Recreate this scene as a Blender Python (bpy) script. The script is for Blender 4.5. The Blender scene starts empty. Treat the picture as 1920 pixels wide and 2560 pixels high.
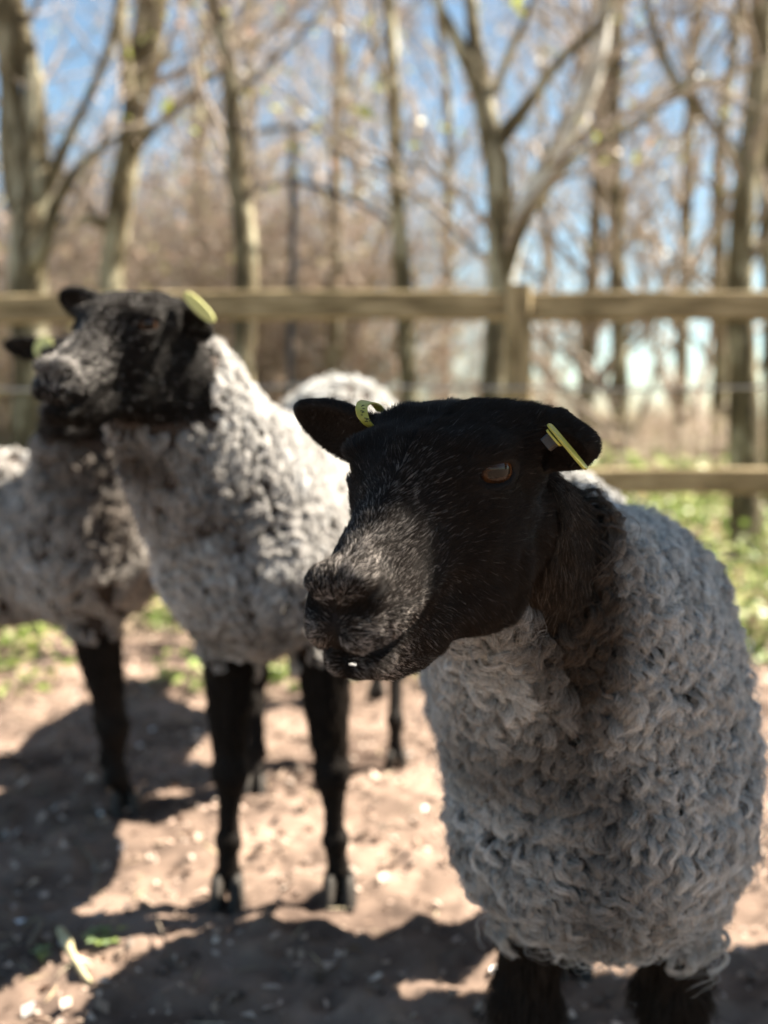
import bpy, math, random
import numpy as np
from mathutils import Matrix, Vector

rng = np.random.default_rng(7)
random.seed(7)
C = bpy.context.scene.collection
sc = bpy.context.scene

# ------------------------------------------------------------------ camera
F = 3000.0                       # focal length in pixels of the 1920x2560 photograph
TH = math.atan(240 / F)
CAM = np.array([0.0, 0.0, 0.76])
FW = np.array([0.0, math.cos(TH), -math.sin(TH)])
UP = np.array([0.0, math.sin(TH), math.cos(TH)])
cd = bpy.data.cameras.new('camera')
cam = bpy.data.objects.new('camera', cd)
C.objects.link(cam)
cam.location = CAM
cam.rotation_euler = (math.pi / 2 - TH, 0, 0)
cd.sensor_fit = 'VERTICAL'
cd.sensor_height = 36.0
cd.lens = F / 2560 * 36.0
cd.clip_start = 0.02
cd.clip_end = 2000
cd.dof.use_dof = True
cd.dof.focus_distance = 0.83
cd.dof.aperture_fstop = cd.lens / 10.8
sc.camera = cam

# ------------------------------------------------------------------ light
SUN_EL, SUN_AZ = math.radians(49), math.radians(72)     # azimuth from +Y towards +X
S = np.array([math.sin(SUN_AZ) * math.cos(SUN_EL), math.cos(SUN_AZ) * math.cos(SUN_EL), math.sin(SUN_EL)])
w = bpy.data.worlds.new('World')
sc.world = w
w.use_nodes = True
nt = w.node_tree
bg = nt.nodes['Background']
sky = nt.nodes.new('ShaderNodeTexSky')
sky.sky_type = 'NISHITA'
sky.sun_disc = False
sky.sun_elevation = SUN_EL
sky.sun_rotation = SUN_AZ
sky.air_density = 0.65
sky.dust_density = 0.35
sky.ozone_density = 0.4
wb = nt.nodes.new('ShaderNodeMix'); wb.data_type = 'RGBA'; wb.blend_type = 'MULTIPLY'   # the picture's white balance
wb.inputs['Factor'].default_value = 1.0
wb.inputs['B'].default_value = (0.95, 1.0, 0.86, 1)
nt.links.new(sky.outputs[0], wb.inputs['A'])
nt.links.new(wb.outputs['Result'], bg.inputs[0])
bg.inputs[1].default_value = 0.055
sd = bpy.data.lights.new('sun', 'SUN')
sd.energy = 5.0
sd.angle = math.radians(0.5)
sd.color = (1.0, 0.92, 0.78)
so = bpy.data.objects.new('sun', sd)
C.objects.link(so)
so.rotation_euler = Vector(S).to_track_quat('Z', 'Y').to_euler()

sc.view_settings.view_transform = 'Standard'
sc.view_settings.look = 'None'
sc.view_settings.exposure = 2.25
sc.view_settings.gamma = 1.0
sc.view_settings.use_curve_mapping = False
sc.cycles.max_bounces = 6
sc.cycles.diffuse_bounces = 4
sc.cycles.glossy_bounces = 2
sc.cycles.transparent_max_bounces = 8
sc.cycles.sample_clamp_indirect = 4.0
sc.cycles.use_denoising = True
try:
    sc.cycles_curves.shape = 'RIBBONS'
    sc.cycles_curves.subdivisions = 2
except Exception:
    pass


def px(x, y, D):
    """a point at depth D along the view axis, from its place in the 1920x2560 photograph"""
    return CAM + D * (FW + np.array([1.0, 0, 0]) * (x - 960) / F - UP * (y - 1280) / F)


def ground(x, y, z=0.0):
    """ground point under photograph pixel"""
    d = FW + np.array([1.0, 0, 0]) * (x - 960) / F - UP * (y - 1280) / F
    return CAM + d * ((z - CAM[2]) / d[2])


# ------------------------------------------------------------------ object helpers
def tag(o, label=None, cat=None, group=None, kind=None):
    if label: o['label'] = label
    if cat: o['category'] = cat
    if group: o['group'] = group
    if kind: o['kind'] = kind
    return o


def empty(name, loc, label=None, cat=None, group=None):
    o = bpy.data.objects.new(name, None)
    C.objects.link(o)
    o.location = Vector(loc)
    o.empty_display_size = 0.1
    o['_loc'] = [float(v) for v in loc]
    return tag(o, label, cat, group)


def attach(o, parent):
    if parent is not None:
        o.parent = parent
        o.matrix_parent_inverse = Matrix.Translation(-Vector(world_of(parent)))
    return o


def world_of(o):
    v = Vector((0, 0, 0))
    if '_loc' in o:
        return Vector(o['_loc'])
    return v


def mesh_np(name, V, Q, mat, parent=None, smooth=True, cols=None):
    """mesh from numpy: V (n,3), Q (m,3 or 4)"""
    V = np.asarray(V, np.float32); Q = np.asarray(Q, np.int32)
    me = bpy.data.meshes.new(name)
    k = Q.shape[1]
    me.vertices.add(len(V)); me.vertices.foreach_set('co', V.ravel())
    me.loops.add(Q.size); me.loops.foreach_set('vertex_index', Q.ravel())
    me.polygons.add(len(Q))
    me.polygons.foreach_set('loop_start', np.arange(0, Q.size, k, dtype=np.int32))
    try:
        me.polygons.foreach_set('loop_total', np.full(len(Q), k, np.int32))
    except Exception:
        pass
    me.polygons.foreach_set('use_smooth', np.full(len(Q), bool(smooth)))
    if cols is not None:
        a = me.attributes.new('col', 'FLOAT_COLOR', 'POINT')
        cc = np.ones((len(V), 4), np.float32); cc[:, :3] = cols
        a.data.foreach_set('color', cc.ravel())
    me.update(calc_edges=True)
    me.validate()
    o = bpy.data.objects.new(name, me)
    C.objects.link(o)
    if mat: me.materials.append(mat)
    return attach(o, parent)


def curves_np(name, P, R, cols, mat, parent=None):
    """hair curves from P (n,m,3), R (n,m), cols (n,3)"""
    n, m = P.shape[:2]
    cu = bpy.data.hair_curves.new(name)
    cu.add_curves([m] * n)
    cu.attributes['position'].data.foreach_set('vector', P.astype(np.float32).ravel())
    a = cu.attributes.get('radius') or cu.attributes.new('radius', 'FLOAT', 'POINT')
    a.data.foreach_set('value', R.astype(np.float32).ravel())
    a = cu.attributes.new('col', 'FLOAT_COLOR', 'CURVE')
    cc = np.ones((n, 4), np.float32); cc[:, :3] = cols
    a.data.foreach_set('color', cc.ravel())
    cu.materials.append(mat)
    o = bpy.data.objects.new(name, cu)
    C.objects.link(o)
    return attach(o, parent)


# ------------------------------------------------------------------ materials
def mat_new(name):
    m = bpy.data.materials.new(name); m.use_nodes = True
    t = m.node_tree
    b = t.nodes['Principled BSDF']
    return m, t, b


def srgb(r, g, b):
    f = lambda c: ((c / 255 + 0.055) / 1.055) ** 2.4 if c > 10 else c / 255 / 12.92
    return (f(r), f(g), f(b))


def noise_mat(name, c1, c2, scale=8, rough=0.85, bump=0.3, detail=6, stretch=None, c3=None, spec=0.25, dist=0.01):
    m, t, b = mat_new(name)
    tc = t.nodes.new('ShaderNodeTexCoord')
    mp = t.nodes.new('ShaderNodeMapping')
    t.links.new(tc.outputs['Object'], mp.inputs[0])
    if stretch: mp.inputs['Scale'].default_value = stretch
    n = t.nodes.new('ShaderNodeTexNoise')
    n.inputs['Scale'].default_value = scale; n.inputs['Detail'].default_value = detail
    n.inputs['Roughness'].default_value = 0.65
    t.links.new(mp.outputs[0], n.inputs['Vector'])
    r = t.nodes.new('ShaderNodeValToRGB')
    r.color_ramp.elements[0].position = 0.33; r.color_ramp.elements[1].position = 0.67
    r.color_ramp.elements[0].color = (*c1, 1); r.color_ramp.elements[1].color = (*c2, 1)
    if c3:
        e = r.color_ramp.elements.new(0.5); e.color = (*c3, 1)
    t.links.new(n.outputs[0], r.inputs[0])
    t.links.new(r.outputs[0], b.inputs['Base Color'])
    b.inputs['Roughness'].default_value = rough
    b.inputs['Specular IOR Level'].default_value = spec
    if bump:
        n2 = t.nodes.new('ShaderNodeTexNoise')
        n2.inputs['Scale'].default_value = scale * 4; n2.inputs['Detail'].default_value = 5
        t.links.new(mp.outputs[0], n2.inputs['Vector'])
        bp = t.nodes.new('ShaderNodeBump')
        bp.inputs['Strength'].default_value = bump; bp.inputs['Distance'].default_value = dist
        t.links.new(n2.outputs[0], bp.inputs['Height'])
        t.links.new(bp.outputs[0], b.inputs['Normal'])
    return m


def attr_mat(name, rough=0.9, spec=0.2, trans=0.0, bump=0.0):
    m, t, b = mat_new(name)
    a = t.nodes.new('ShaderNodeAttribute'); a.attribute_name = 'col'
    t.links.new(a.outputs['Color'], b.inputs['Base Color'])
    b.inputs['Roughness'].default_value = rough
    b.inputs['Specular IOR Level'].default_value = spec
    if trans:
        tr = t.nodes.new('ShaderNodeBsdfTranslucent')
        t.links.new(a.outputs['Color'], tr.inputs[0])
        mx = t.nodes.new('ShaderNodeMixShader'); mx.inputs[0].default_value = trans
        t.links.new(b.outputs[0], mx.inputs[1]); t.links.new(tr.outputs[0], mx.inputs[2])
        t.links.new(mx.outputs[0], t.nodes['Material Output'].inputs[0])
    return m


def hair_mat(name, root=0.45, rough=0.6, spec=0.25, trans=0.0):
    """strand colour from the curve attribute, darker towards the root of every strand (dark wool base, plus painted shade in the gaps between locks)"""
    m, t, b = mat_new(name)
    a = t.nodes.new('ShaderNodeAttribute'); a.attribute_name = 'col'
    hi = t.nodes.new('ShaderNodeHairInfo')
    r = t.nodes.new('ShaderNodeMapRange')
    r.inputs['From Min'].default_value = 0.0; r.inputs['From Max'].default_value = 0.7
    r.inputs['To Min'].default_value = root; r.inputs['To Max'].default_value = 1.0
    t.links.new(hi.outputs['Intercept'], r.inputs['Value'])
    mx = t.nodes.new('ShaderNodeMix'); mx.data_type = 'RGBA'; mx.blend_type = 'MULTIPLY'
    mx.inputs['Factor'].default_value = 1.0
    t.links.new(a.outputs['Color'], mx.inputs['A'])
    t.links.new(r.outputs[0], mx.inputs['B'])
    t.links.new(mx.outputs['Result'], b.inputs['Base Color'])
    b.inputs['Roughness'].default_value = rough
    b.inputs['Specular IOR Level'].default_value = spec
    if trans:
        tr = t.nodes.new('ShaderNodeBsdfTranslucent')
        t.links.new(mx.outputs['Result'], tr.inputs[0])
        ms = t.nodes.new('ShaderNodeMixShader'); ms.inputs[0].default_value = trans
        t.links.new(b.outputs[0], ms.inputs[1]); t.links.new(tr.outputs[0], ms.inputs[2])
        t.links.new(ms.outputs[0], t.nodes['Material Output'].inputs[0])
    return m


M_skin = attr_mat('animal_skin', rough=0.75, spec=0.15)
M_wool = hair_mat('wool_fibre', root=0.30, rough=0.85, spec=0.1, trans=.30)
M_wool_soft = hair_mat('soft_wool_fibre', root=0.68, rough=0.85, spec=0.1, trans=.40)  # less root shade painted in, so sunlit far sheep read whiter
M_fur = hair_mat('face_hair', root=0.5, rough=0.6, spec=0.12)
M_hoof = noise_mat('hoof_horn', (0.012, 0.010, 0.009), (0.05, 0.042, 0.035), scale=60, rough=0.6, bump=0.3, dist=0.002)


# ------------------------------------------------------------------ implicit surfaces
def smin(a, b, k):
    h = np.clip(0.5 + 0.5 * (b - a) / k, 0, 1)
    return b + (a - b) * h - k * h * (1 - h)


def smax(a, b, k):
    return -smin(-a, -b, k)


class Prim:
    def __init__(s, kind, a, b=None, ra=0.0, rb=0.0, rad=None, rot=None, k=0.02, sub=False, bend=0.0):
        s.kind, s.a, s.b, s.ra, s.rb = kind, np.asarray(a, float), None if b is None else np.asarray(b, float), ra, rb
        s.rad = None if rad is None else np.asarray(rad, float)
        s.rot = rot; s.k = k; s.sub = sub

    def d(s, P):
        if s.kind == 'cone':
            ab = s.b - s.a
            t = np.clip(((P - s.a) @ ab) / max(ab @ ab, 1e-12), 0, 1)
            q = P - s.a - t[..., None] * ab
            return np.sqrt(np.einsum('...i,...i->...', q, q)) - (s.ra + (s.rb - s.ra) * t)
        q = P - s.a
        if s.rot is not None: q = q @ s.rot.T          # rows of rot are the local axes
        k0 = np.sqrt((((q / s.rad) ** 2).sum(-1)))
        k1 = np.sqrt((((q / s.rad ** 2) ** 2).sum(-1))) + 1e-9
        return k0 * (k0 - 1) / k1


def field(prims, P):
    d = np.full(P.shape[:-1], 1.0)
    for p in prims:
        v = p.d(P)
        d = smax(d, -v, p.k) if p.sub else smin(d, v, p.k)
    return d


def surface(prims, h, lo, hi):
    """surface nets over sparse 8-cell blocks; every primitive is evaluated only in the blocks it can reach"""
    B = 8
    lo = np.asarray(lo, float); n = np.ceil((np.asarray(hi) - lo) / (h * B)).astype(int)
    gi = np.stack(np.meshgrid(*[np.arange(k) for k in n], indexing='ij'), -1).reshape(-1, 3)
    ctr = lo + (gi + 0.5) * h * B
    diag = h * B * 0.87
    keep = np.abs(field(prims, ctr)) < diag * 2.2
    gi = gi[keep]; ctr = ctr[keep]
    pd = [p.d(ctr) for p in prims]
    best = np.min([v for v, p in zip(pd, prims) if not p.sub], axis=0)
    o = np.arange(B + 1) * h
    loc = np.stack(np.meshgrid(o, o, o, indexing='ij'), -1)
    nb = len(gi)
    V = np.full((nb, B + 1, B + 1, B + 1), 1.0, np.float32)
    org = lo + gi * h * B
    for p, v in zip(prims, pd):
        m = (v < diag * 2.2 + p.k) if p.sub else (v < best + 2.5 * diag + 1.5 * p.k)
        idx = np.nonzero(m)[0]
        for s0 in range(0, len(idx), 1500):
            ii = idx[s0:s0 + 1500]
            P = org[ii][:, None, None, None, :] + loc
            dv = p.d(P)
            V[ii] = smax(V[ii], -dv, p.k) if p.sub else smin(V[ii], dv, p.k)
    sg = V < 0
    cs = sum(sg[:, a:a + B, b:b + B, c:c + B].astype(np.int8) for a in (0, 1) for b in (0, 1) for c in (0, 1))
    act = (cs > 0) & (cs < 8)
    bi, ci, cj, ck = np.nonzero(act)
    acc = np.zeros((len(bi), 3)); cnt = np.zeros(len(bi))
    for ax in range(3):
        o1, o2 = [a for a in range(3) if a != ax]
        for u in (0, 1):
            for v in (0, 1):
                off = [0, 0, 0]; off[o1] = u; off[o2] = v
                i0 = (bi, ci + off[0], cj + off[1], ck + off[2])
                off2 = off.copy(); off2[ax] = 1
                i1 = (bi, ci + off2[0], cj + off2[1], ck + off2[2])
                v0, v1 = V[i0], V[i1]
                cr = (v0 < 0) != (v1 < 0)
                t = np.where(cr, v0 / np.where(cr, v0 - v1, 1), 0)
                pos = np.zeros((len(bi), 3)); pos[:, o1] = u; pos[:, o2] = v; pos[:, ax] = t
                acc += pos * cr[:, None]; cnt += cr
    cell = gi[bi] * B + np.stack([ci, cj, ck], -1)
    verts = lo + (cell + acc / np.maximum(cnt, 1)[:, None]) * h
    N = n * B + 2
    ids = ((cell[:, 0] + 1) * N[1] + cell[:, 1] + 1) * N[2] + cell[:, 2] + 1
    order = np.argsort(ids); sid = ids[order]
    quads = []
    for ax in range(3):
        o1, o2 = [(1, 2), (2, 0), (0, 1)][ax]
        sl0 = [slice(0, B)] * 3; sl1 = [slice(0, B)] * 3; sl1[ax] = slice(1, B + 1)
        a = sg[(slice(None), *sl0)]; b = sg[(slice(None), *sl1)]
        e = np.nonzero(a != b)
        g = gi[e[0]] * B + np.stack(e[1:], -1)
        inside = a[e]
        qs = []
        for du, dv in ((0, 0), (-1, 0), (-1, -1), (0, -1)):
            c = g.copy(); c[:, o1] += du; c[:, o2] += dv
            qi = ((c[:, 0] + 1) * N[1] + c[:, 1] + 1) * N[2] + c[:, 2] + 1
            j = np.clip(np.searchsorted(sid, qi), 0, len(sid) - 1)
            ok = sid[j] == qi
            qs.append(np.where(ok, order[j], -1))
        q = np.stack(qs, -1)
        q[~inside] = q[~inside][:, ::-1]
        quads.append(q[(q >= 0).all(1)])
    Q = np.concatenate(quads)
    return verts, Q


def vnormals(V, Q):
    d1 = V[Q[:, 2]] - V[Q[:, 0]]; d2 = V[Q[:, 3]] - V[Q[:, 1]]
    n = np.cross(d1, d2)
    N = np.zeros_like(V)
    for k in range(4): np.add.at(N, Q[:, k], n)
    return N / (np.linalg.norm(N, axis=1, keepdims=True) + 1e-12), np.linalg.norm(n, axis=1) / 2


def vnoise(P, s, seed=0):
    """cheap smooth value noise, vectorised, in [-1,1]"""
    q = P * s + seed * 17.31
    i = np.floor(q).astype(np.int64); f = q - i; f = f * f * (3 - 2 * f)
    out = 0
    for a in (0, 1):
        for b in (0, 1):
            for c in (0, 1):
                h = ((i[:, 0] + a) * 374761393 + (i[:, 1] + b) * 668265263 + (i[:, 2] + c) * 2147483647 + seed * 974711) & 0xffffffff
                h = ((h ^ (h >> 13)) * 1274126177) & 0xffffffff
                h = ((h ^ (h >> 16)) & 0xffff) / 32767.5 - 1
                wgt = (f[:, 0] if a else 1 - f[:, 0]) * (f[:, 1] if b else 1 - f[:, 1]) * (f[:, 2] if c else 1 - f[:, 2])
                out = out + h * wgt
    return out


def vnoise3(P, s, seed=0):
    return np.stack([vnoise(P, s, seed + k) for k in range(3)], -1)


def unit(v):
    return v / (np.linalg.norm(v, axis=-1, keepdims=True) + 1e-12)


def sample_surface(V, Q, N, area, weight, n):
    """n random points on quads, chance by area x mean vertex weight"""
    wq = area * weight[Q].mean(1)
    if wq.sum() <= 0 or n <= 0: return np.zeros((0, 3)), np.zeros((0, 3))
    cdf = np.cumsum(wq); f = np.searchsorted(cdf, rng.random(n) * cdf[-1]); f = np.clip(f, 0, len(Q) - 1)
    u, v = rng.random(n)[:, None], rng.random(n)[:, None]
    q = Q[f]
    bl = lambda A: (A[q[:, 0]] * (1 - u) * (1 - v) + A[q[:, 1]] * u * (1 - v) + A[q[:, 2]] * u * v + A[q[:, 3]] * (1 - u) * v)
    return bl(V), unit(bl(N))


# ------------------------------------------------------------------ sheep
def frame(a, b, g):
    n = np.array([-math.sin(a) * math.cos(b), -math.cos(a) * math.cos(b), -math.sin(b)])
    l = np.array([math.cos(a), -math.sin(a), 0.0]); u = np.cross(n, l)
    return np.stack([n, l * math.cos(g) + u * math.sin(g), -l * math.sin(g) + u * math.cos(g)])


MOUTH = [(.160, 0, -.0740), (.148, .014, -.0755), (.128, .026, -.0765), (.105, .032, -.0725), (.078, .036, -.0620)]
NOSTRIL = [((.163, .008, -.047), (.155, .021, -.043), .0042, .0066), ((.155, .021, -.043), (.134, .036, -.034), .0066, .0030)]


def seg_dist(P, segs, mirror=True):
    Q = P.copy(); Q[:, 1] = np.abs(Q[:, 1])
    best = np.full(len(P), 9.0)
    for a, b in segs:
        a, b = [np.array([q[0] * .88, q[1] * (1 - .20 * min(max((q[0] - .05) / .08, 0), 1)), q[2]]) for q in (a, b)]
        ab = b - a; t = np.clip(((Q - a) @ ab) / (ab @ ab), 0, 1)
        best = np.minimum(best, np.linalg.norm(Q - a - t[:, None] * ab, axis=1))
    return best


def head_prims(o, H, s, ears):
    """head built in its own frame: x towards the nose, y towards the animal's left, z up; origin between the eyes"""
    def T(*p):
        x, y, z = p
        f = min(max((x - .05) / .08, 0), 1)
        return o + s * (np.array([x * (.88 if x > 0 else 1), y * (1 - .20 * f), z]) @ H)
    out = []
    def cone(a, b, ra, rb, k=0.02, sub=False):
        out.append(Prim('cone', T(*a), T(*b), ra * s, rb * s, k=k * s, sub=sub))
    def ell(c, r, k=0.02, sub=False, R=None):
        out.append(Prim('ell', T(*c), rad=np.array(r) * s, rot=H if R is None else R @ H, k=k * s, sub=sub))
    ell((-.035, 0, -.020), (.074, .052, .050), k=.01)                    # skull
    ell((-.052, 0, .000), (.042, .064, .031), k=.02)
    ell((-.045, .035, .008), (.035, .028, .022), k=.02)
    ell((-.045, -.035, .008), (.035, .028, .022), k=.02)                     # poll
    cone((0, .031, -.002), (0, -.031, -.002), .025, .025)                # brow
    cone((.00, 0, -.030), (.120, 0, -.055), .040, .0255, k=.028)           # muzzle
    cone((.02, 0, -.006), (.128, 0, -.040), .021, .0155, k=.022)          # nose bridge
    for y in (1, -1):
        ell((-.030, y * .032, -.058), (.052, .021, .054), k=.025)         # cheek
        cone((-.028, y * .022, -.092), (.090, y * .010, -.089), .025, .0140, k=.025)   # jaw
        ell((.110, y * .018, -.056), (.038, .016, .020), k=.012)         # lip side
        ell((.142, y * .013, -.060), (.018, .014, .0145), k=.005)        # upper lip
        ell((.139, y * .014, -.034), (.016, .012, .012), k=.008)         # nose wing
        ell((-.003, y * .0430, .003), (.0195, .0190, .0175), k=.008)        # lids
        ell((-.006, y * .0465, .016), (.022, .014, .0065), k=.006)         # upper lid fold
    cone((.116, 0, -.089), (.066, 0, -.097), .014, .020, k=.018)         # chin
    ell((.126, 0, -.0865), (.022, .022, .0110), k=.006)
    for y in (1, -1):
        for p, q in zip(MOUTH, MOUTH[1:]):
            cone((p[0], y * p[1], p[2]), (q[0], y * q[1], q[2]), .0036, .0032, k=.003, sub=True)   # mouth line
        for p, q, r0, r1 in NOSTRIL:
            cone((p[0], y * p[1], p[2]), (q[0], y * q[1], q[2]), r0, r1, k=.004, sub=True)
        ell(((-.004 + .6 * .0200) / (.88 if -.004 + .6 * .02 > 0 else 1), y * (.0430 + .8 * .0200), .003), (.0172, .0125, .0070), k=.0025, sub=True, R=np.array([[.8, -.6 * y, 0], [.6, .8 * y, 0], [0, 0, 1.0]]))   # eye opening
    cone((.168, 0, -.048), (.158, 0, -.076), .0042, .0040, k=.003, sub=True)      # philtrum
    for e in ears:
        side, base, tip, half, nrm, cup = e
        base, tip = T(*base), T(*tip)
        ax = tip - base; L = np.linalg.norm(ax); ax = ax / L
        nr = unit(np.asarray(nrm, float) @ H); nr = unit(nr - (nr @ ax) * ax); wd = np.cross(nr, ax)
        R = np.stack([ax, wd, nr])
        c = base + ax * L * .50
        out.append(Prim('cone', T(-.040, side * .045, .0), base + ax * .006, .020 * s, .013 * s, k=.015 * s))
        upw = wd * (1 if wd[2] > 0 else -1)
        out.append(Prim('ell', base + ax * L * .40 - upw * half * .12, rad=[L * .44, half, .0080], rot=R, k=.010))
        out.append(Prim('ell', base + ax * L * .66 + upw * half * .10, rad=[L * .37, half * .66, .0065], rot=R, k=.012))
        out.append(Prim('cone', base + wd * half * .45 * (1 if wd[2] > 0 else -1) + nr * .002, base + ax * L * .92 + wd * half * .30 * (1 if wd[2] > 0 else -1) + nr * .004, .0075 * s, .0035, k=.006))
        out.append(Prim('ell', c + nr * .0105 * cup - ax * .002, rad=[L * .50, half * .86, .0095], rot=R, k=.003, sub=True))
    return out


def tube_prims(pts, k=0.03):
    """pts: list of (position, radius)"""
    return [Prim('cone', a[0], b[0], a[1], b[1], k=k) for a, b in zip(pts, pts[1:])]


def leg_prims(hip, knee, fet, hoof, r):
    sh = knee + (fet - knee) * .35
    P_ = tube_prims([(hip, r[0]), (knee, r[1] * .92), (sh, r[2] * .92), (fet, r[2] * .86), (hoof + np.array([0, 0, .030]), r[3] * .95)], k=.012)
    P_.append(Prim('ell', knee + np.array([0, -.004, 0]), rad=[r[1] * 1.08, r[1] * 1.1, r[1] * 1.35], k=.012))
    P_.append(Prim('ell', fet, rad=[r[2] * 1.10, r[2] * 1.15, r[2] * 1.1], k=.008))
    return P_


def hoof_obj(p, ang, s, parent):
    """cloven hoof: two wedge-shaped toes"""
    V, Q = [], []
    for side in (-1, 1):
        base = len(V)
        rings = [(0.0, 1.0), (.012, .98), (.032, .78), (.040, .55)]
        for z, sc_ in rings:
            for t in np.linspace(0, 2 * math.pi, 10, endpoint=False):
                x = math.cos(t) * .011 * sc_ + side * .0125
                y = math.sin(t) * .024 * sc_ * (1.25 if math.sin(t) < 0 else .9) + z * .25
                V.append((x, y, z))
        for r in range(3):
            for i in range(10):
                j = (i + 1) % 10
                Q.append((base + r * 10 + i, base + r * 10 + j, base + (r + 1) * 10 + j, base + (r + 1) * 10 + i))
        for i in range(1, 4):
            Q.append((base + 30, base + 30 + i, base + 30 + i + 1 if i < 3 else base + 34, base + 30 + 9 - i))
    V = np.array(V) * s
    c, s_ = math.cos(ang), math.sin(ang)
    V = V @ np.array([[c, s_, 0], [-s_, c, 0], [0, 0, 1]]) + p
    return mesh_np('hoof', V, np.array(Q), M_hoof, parent)


def eye_mat():
    m, t, b = mat_new('amber_eye')
    tc = t.nodes.new('ShaderNodeTexCoord')
    sp = t.nodes.new('ShaderNodeSeparateXYZ'); t.links.new(tc.outputs['Object'], sp.inputs[0])
    def mth(op, a, bb=None):
        n = t.nodes.new('ShaderNodeMath'); n.operation = op
        for i, v in enumerate((a, bb)):
            if v is None: continue
            if isinstance(v, (int, float)): n.inputs[i].default_value = v
            else: t.links.new(v, n.inputs[i])
        return n.outputs[0]
    # local: X outwards, Y along the slot, Z up (metres)
    yy = mth('POWER', mth('ABSOLUTE', mth('DIVIDE', sp.outputs[1], .0085)), 4.0)
    zz = mth('POWER', mth('ABSOLUTE', mth('DIVIDE', sp.outputs[2], .0030)), 4.0)
    pup = mth('ADD', yy, zz)
    rr = mth('SQRT', mth('ADD', mth('POWER', sp.outputs[1], 2.0), mth('POWER', sp.outputs[2], 2.0)))
    ramp = t.nodes.new('ShaderNodeValToRGB')
    t.links.new(mth('DIVIDE', rr, .0142), ramp.inputs[0])
    e = ramp.color_ramp.elements
    e[0].position = 0.0; e[0].color = (.035, .013, .006, 1)
    e[1].position = 1.0; e[1].color = (.030, .016, .010, 1)
    for pos, c in ((.45, (.030, .013, .006)), (.70, (.095, .036, .012)), (.80, (.04, .014, .006)), (.86, (.006, .004, .003))):
        x = e.new(pos); x.color = (*c, 1)
    n = t.nodes.new('ShaderNodeTexNoise'); n.inputs['Scale'].default_value = 900
    t.links.new(tc.outputs['Object'], n.inputs['Vector'])
    mul = t.nodes.new('ShaderNodeMix'); mul.data_type = 'RGBA'; mul.blend_type = 'MULTIPLY'; mul.inputs['Factor'].default_value = .6
    t.links.new(ramp.outputs[0], mul.inputs['A']); t.links.new(n.outputs[0], mul.inputs['B'])
    cr = t.nodes.new('ShaderNodeMapRange'); cr.inputs['From Min'].default_value = .7; cr.inputs['From Max'].default_value = 1.3
    t.links.new(pup, cr.inputs['Value'])
    mx = t.nodes.new('ShaderNodeMix'); mx.data_type = 'RGBA'
    t.links.new(cr.outputs[0], mx.inputs['Factor'])
    mx.inputs['A'].default_value = (.002, .002, .002, 1)
    t.links.new(mul.outputs['Result'], mx.inputs['B'])
    t.links.new(mx.outputs['Result'], b.inputs['Base Color'])
    b.inputs['Roughness'].default_value = .12
    b.inputs['Coat Weight'].default_value = .04; b.inputs['Coat Roughness'].default_value = .10
    b.inputs['Specular IOR Level'].default_value = .25
    return m


M_eye = eye_mat()


def add_eye(o, H, s, side, parent):
    c = o + s * (np.array([-.0040, side * .0430, .0030]) @ H)
    X = unit(side * H[1] * .80 + H[0] * .60 + H[2] * .02)
    Y = unit(H[0] - (H[0] @ X) * X); Z = np.cross(X, Y)
    if Z @ H[2] < 0: Z = -Z
    R = np.stack([X, Y, Z], -1)
    V, Q = [], []
    nu, nv = 24, 32
    r = .0168 * s
    for i in range(nu + 1):
        th = math.pi * i / nu
        for j in range(nv):
            ph = 2 * math.pi * j / nv
            V.append((r * math.cos(th), r * math.sin(th) * math.cos(ph), r * math.sin(th) * math.sin(ph)))
    for i in range(nu):
        for j in range(nv):
            k = (j + 1) % nv
            Q.append((i * nv + j, i * nv + k, (i + 1) * nv + k, (i + 1) * nv + j))
    ob = mesh_np('eye', V, Q, M_eye)
    M = Matrix.Identity(4)
    for i in range(3):
        for j in range(3): M[i][j] = R[i, j]
    M.translation = Vector(c)
    ob.parent = parent
    ob.matrix_parent_inverse = Matrix.Translation(-Vector(world_of(parent)))
    ob.matrix_basis = M
    return ob


def strands(root, nrm, flow, length, lift, m, radius, seed, wob=.15):
    """short hairs: root, surface normal, tangent flow"""
    n = len(root)
    T = unit(flow - (flow * nrm).sum(-1, keepdims=True) * nrm)
    T = unit(T + wob * rng.normal(size=(n, 3)) * .6 + .35 * vnoise3(root, 90, seed))
    t = np.linspace(0, 1, m)[None, :, None]
    L = length[:, None, None]
    lf = lift[:, None, None]
    P = root[:, None, :] + L * (T[:, None, :] * (t * (1 - .35 * lf * (1 - t))) + nrm[:, None, :] * lf * (t - .45 * t * t))
    R = radius[:, None] * np.linspace(1, .25, m)[None, :]
    return P, R


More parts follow.
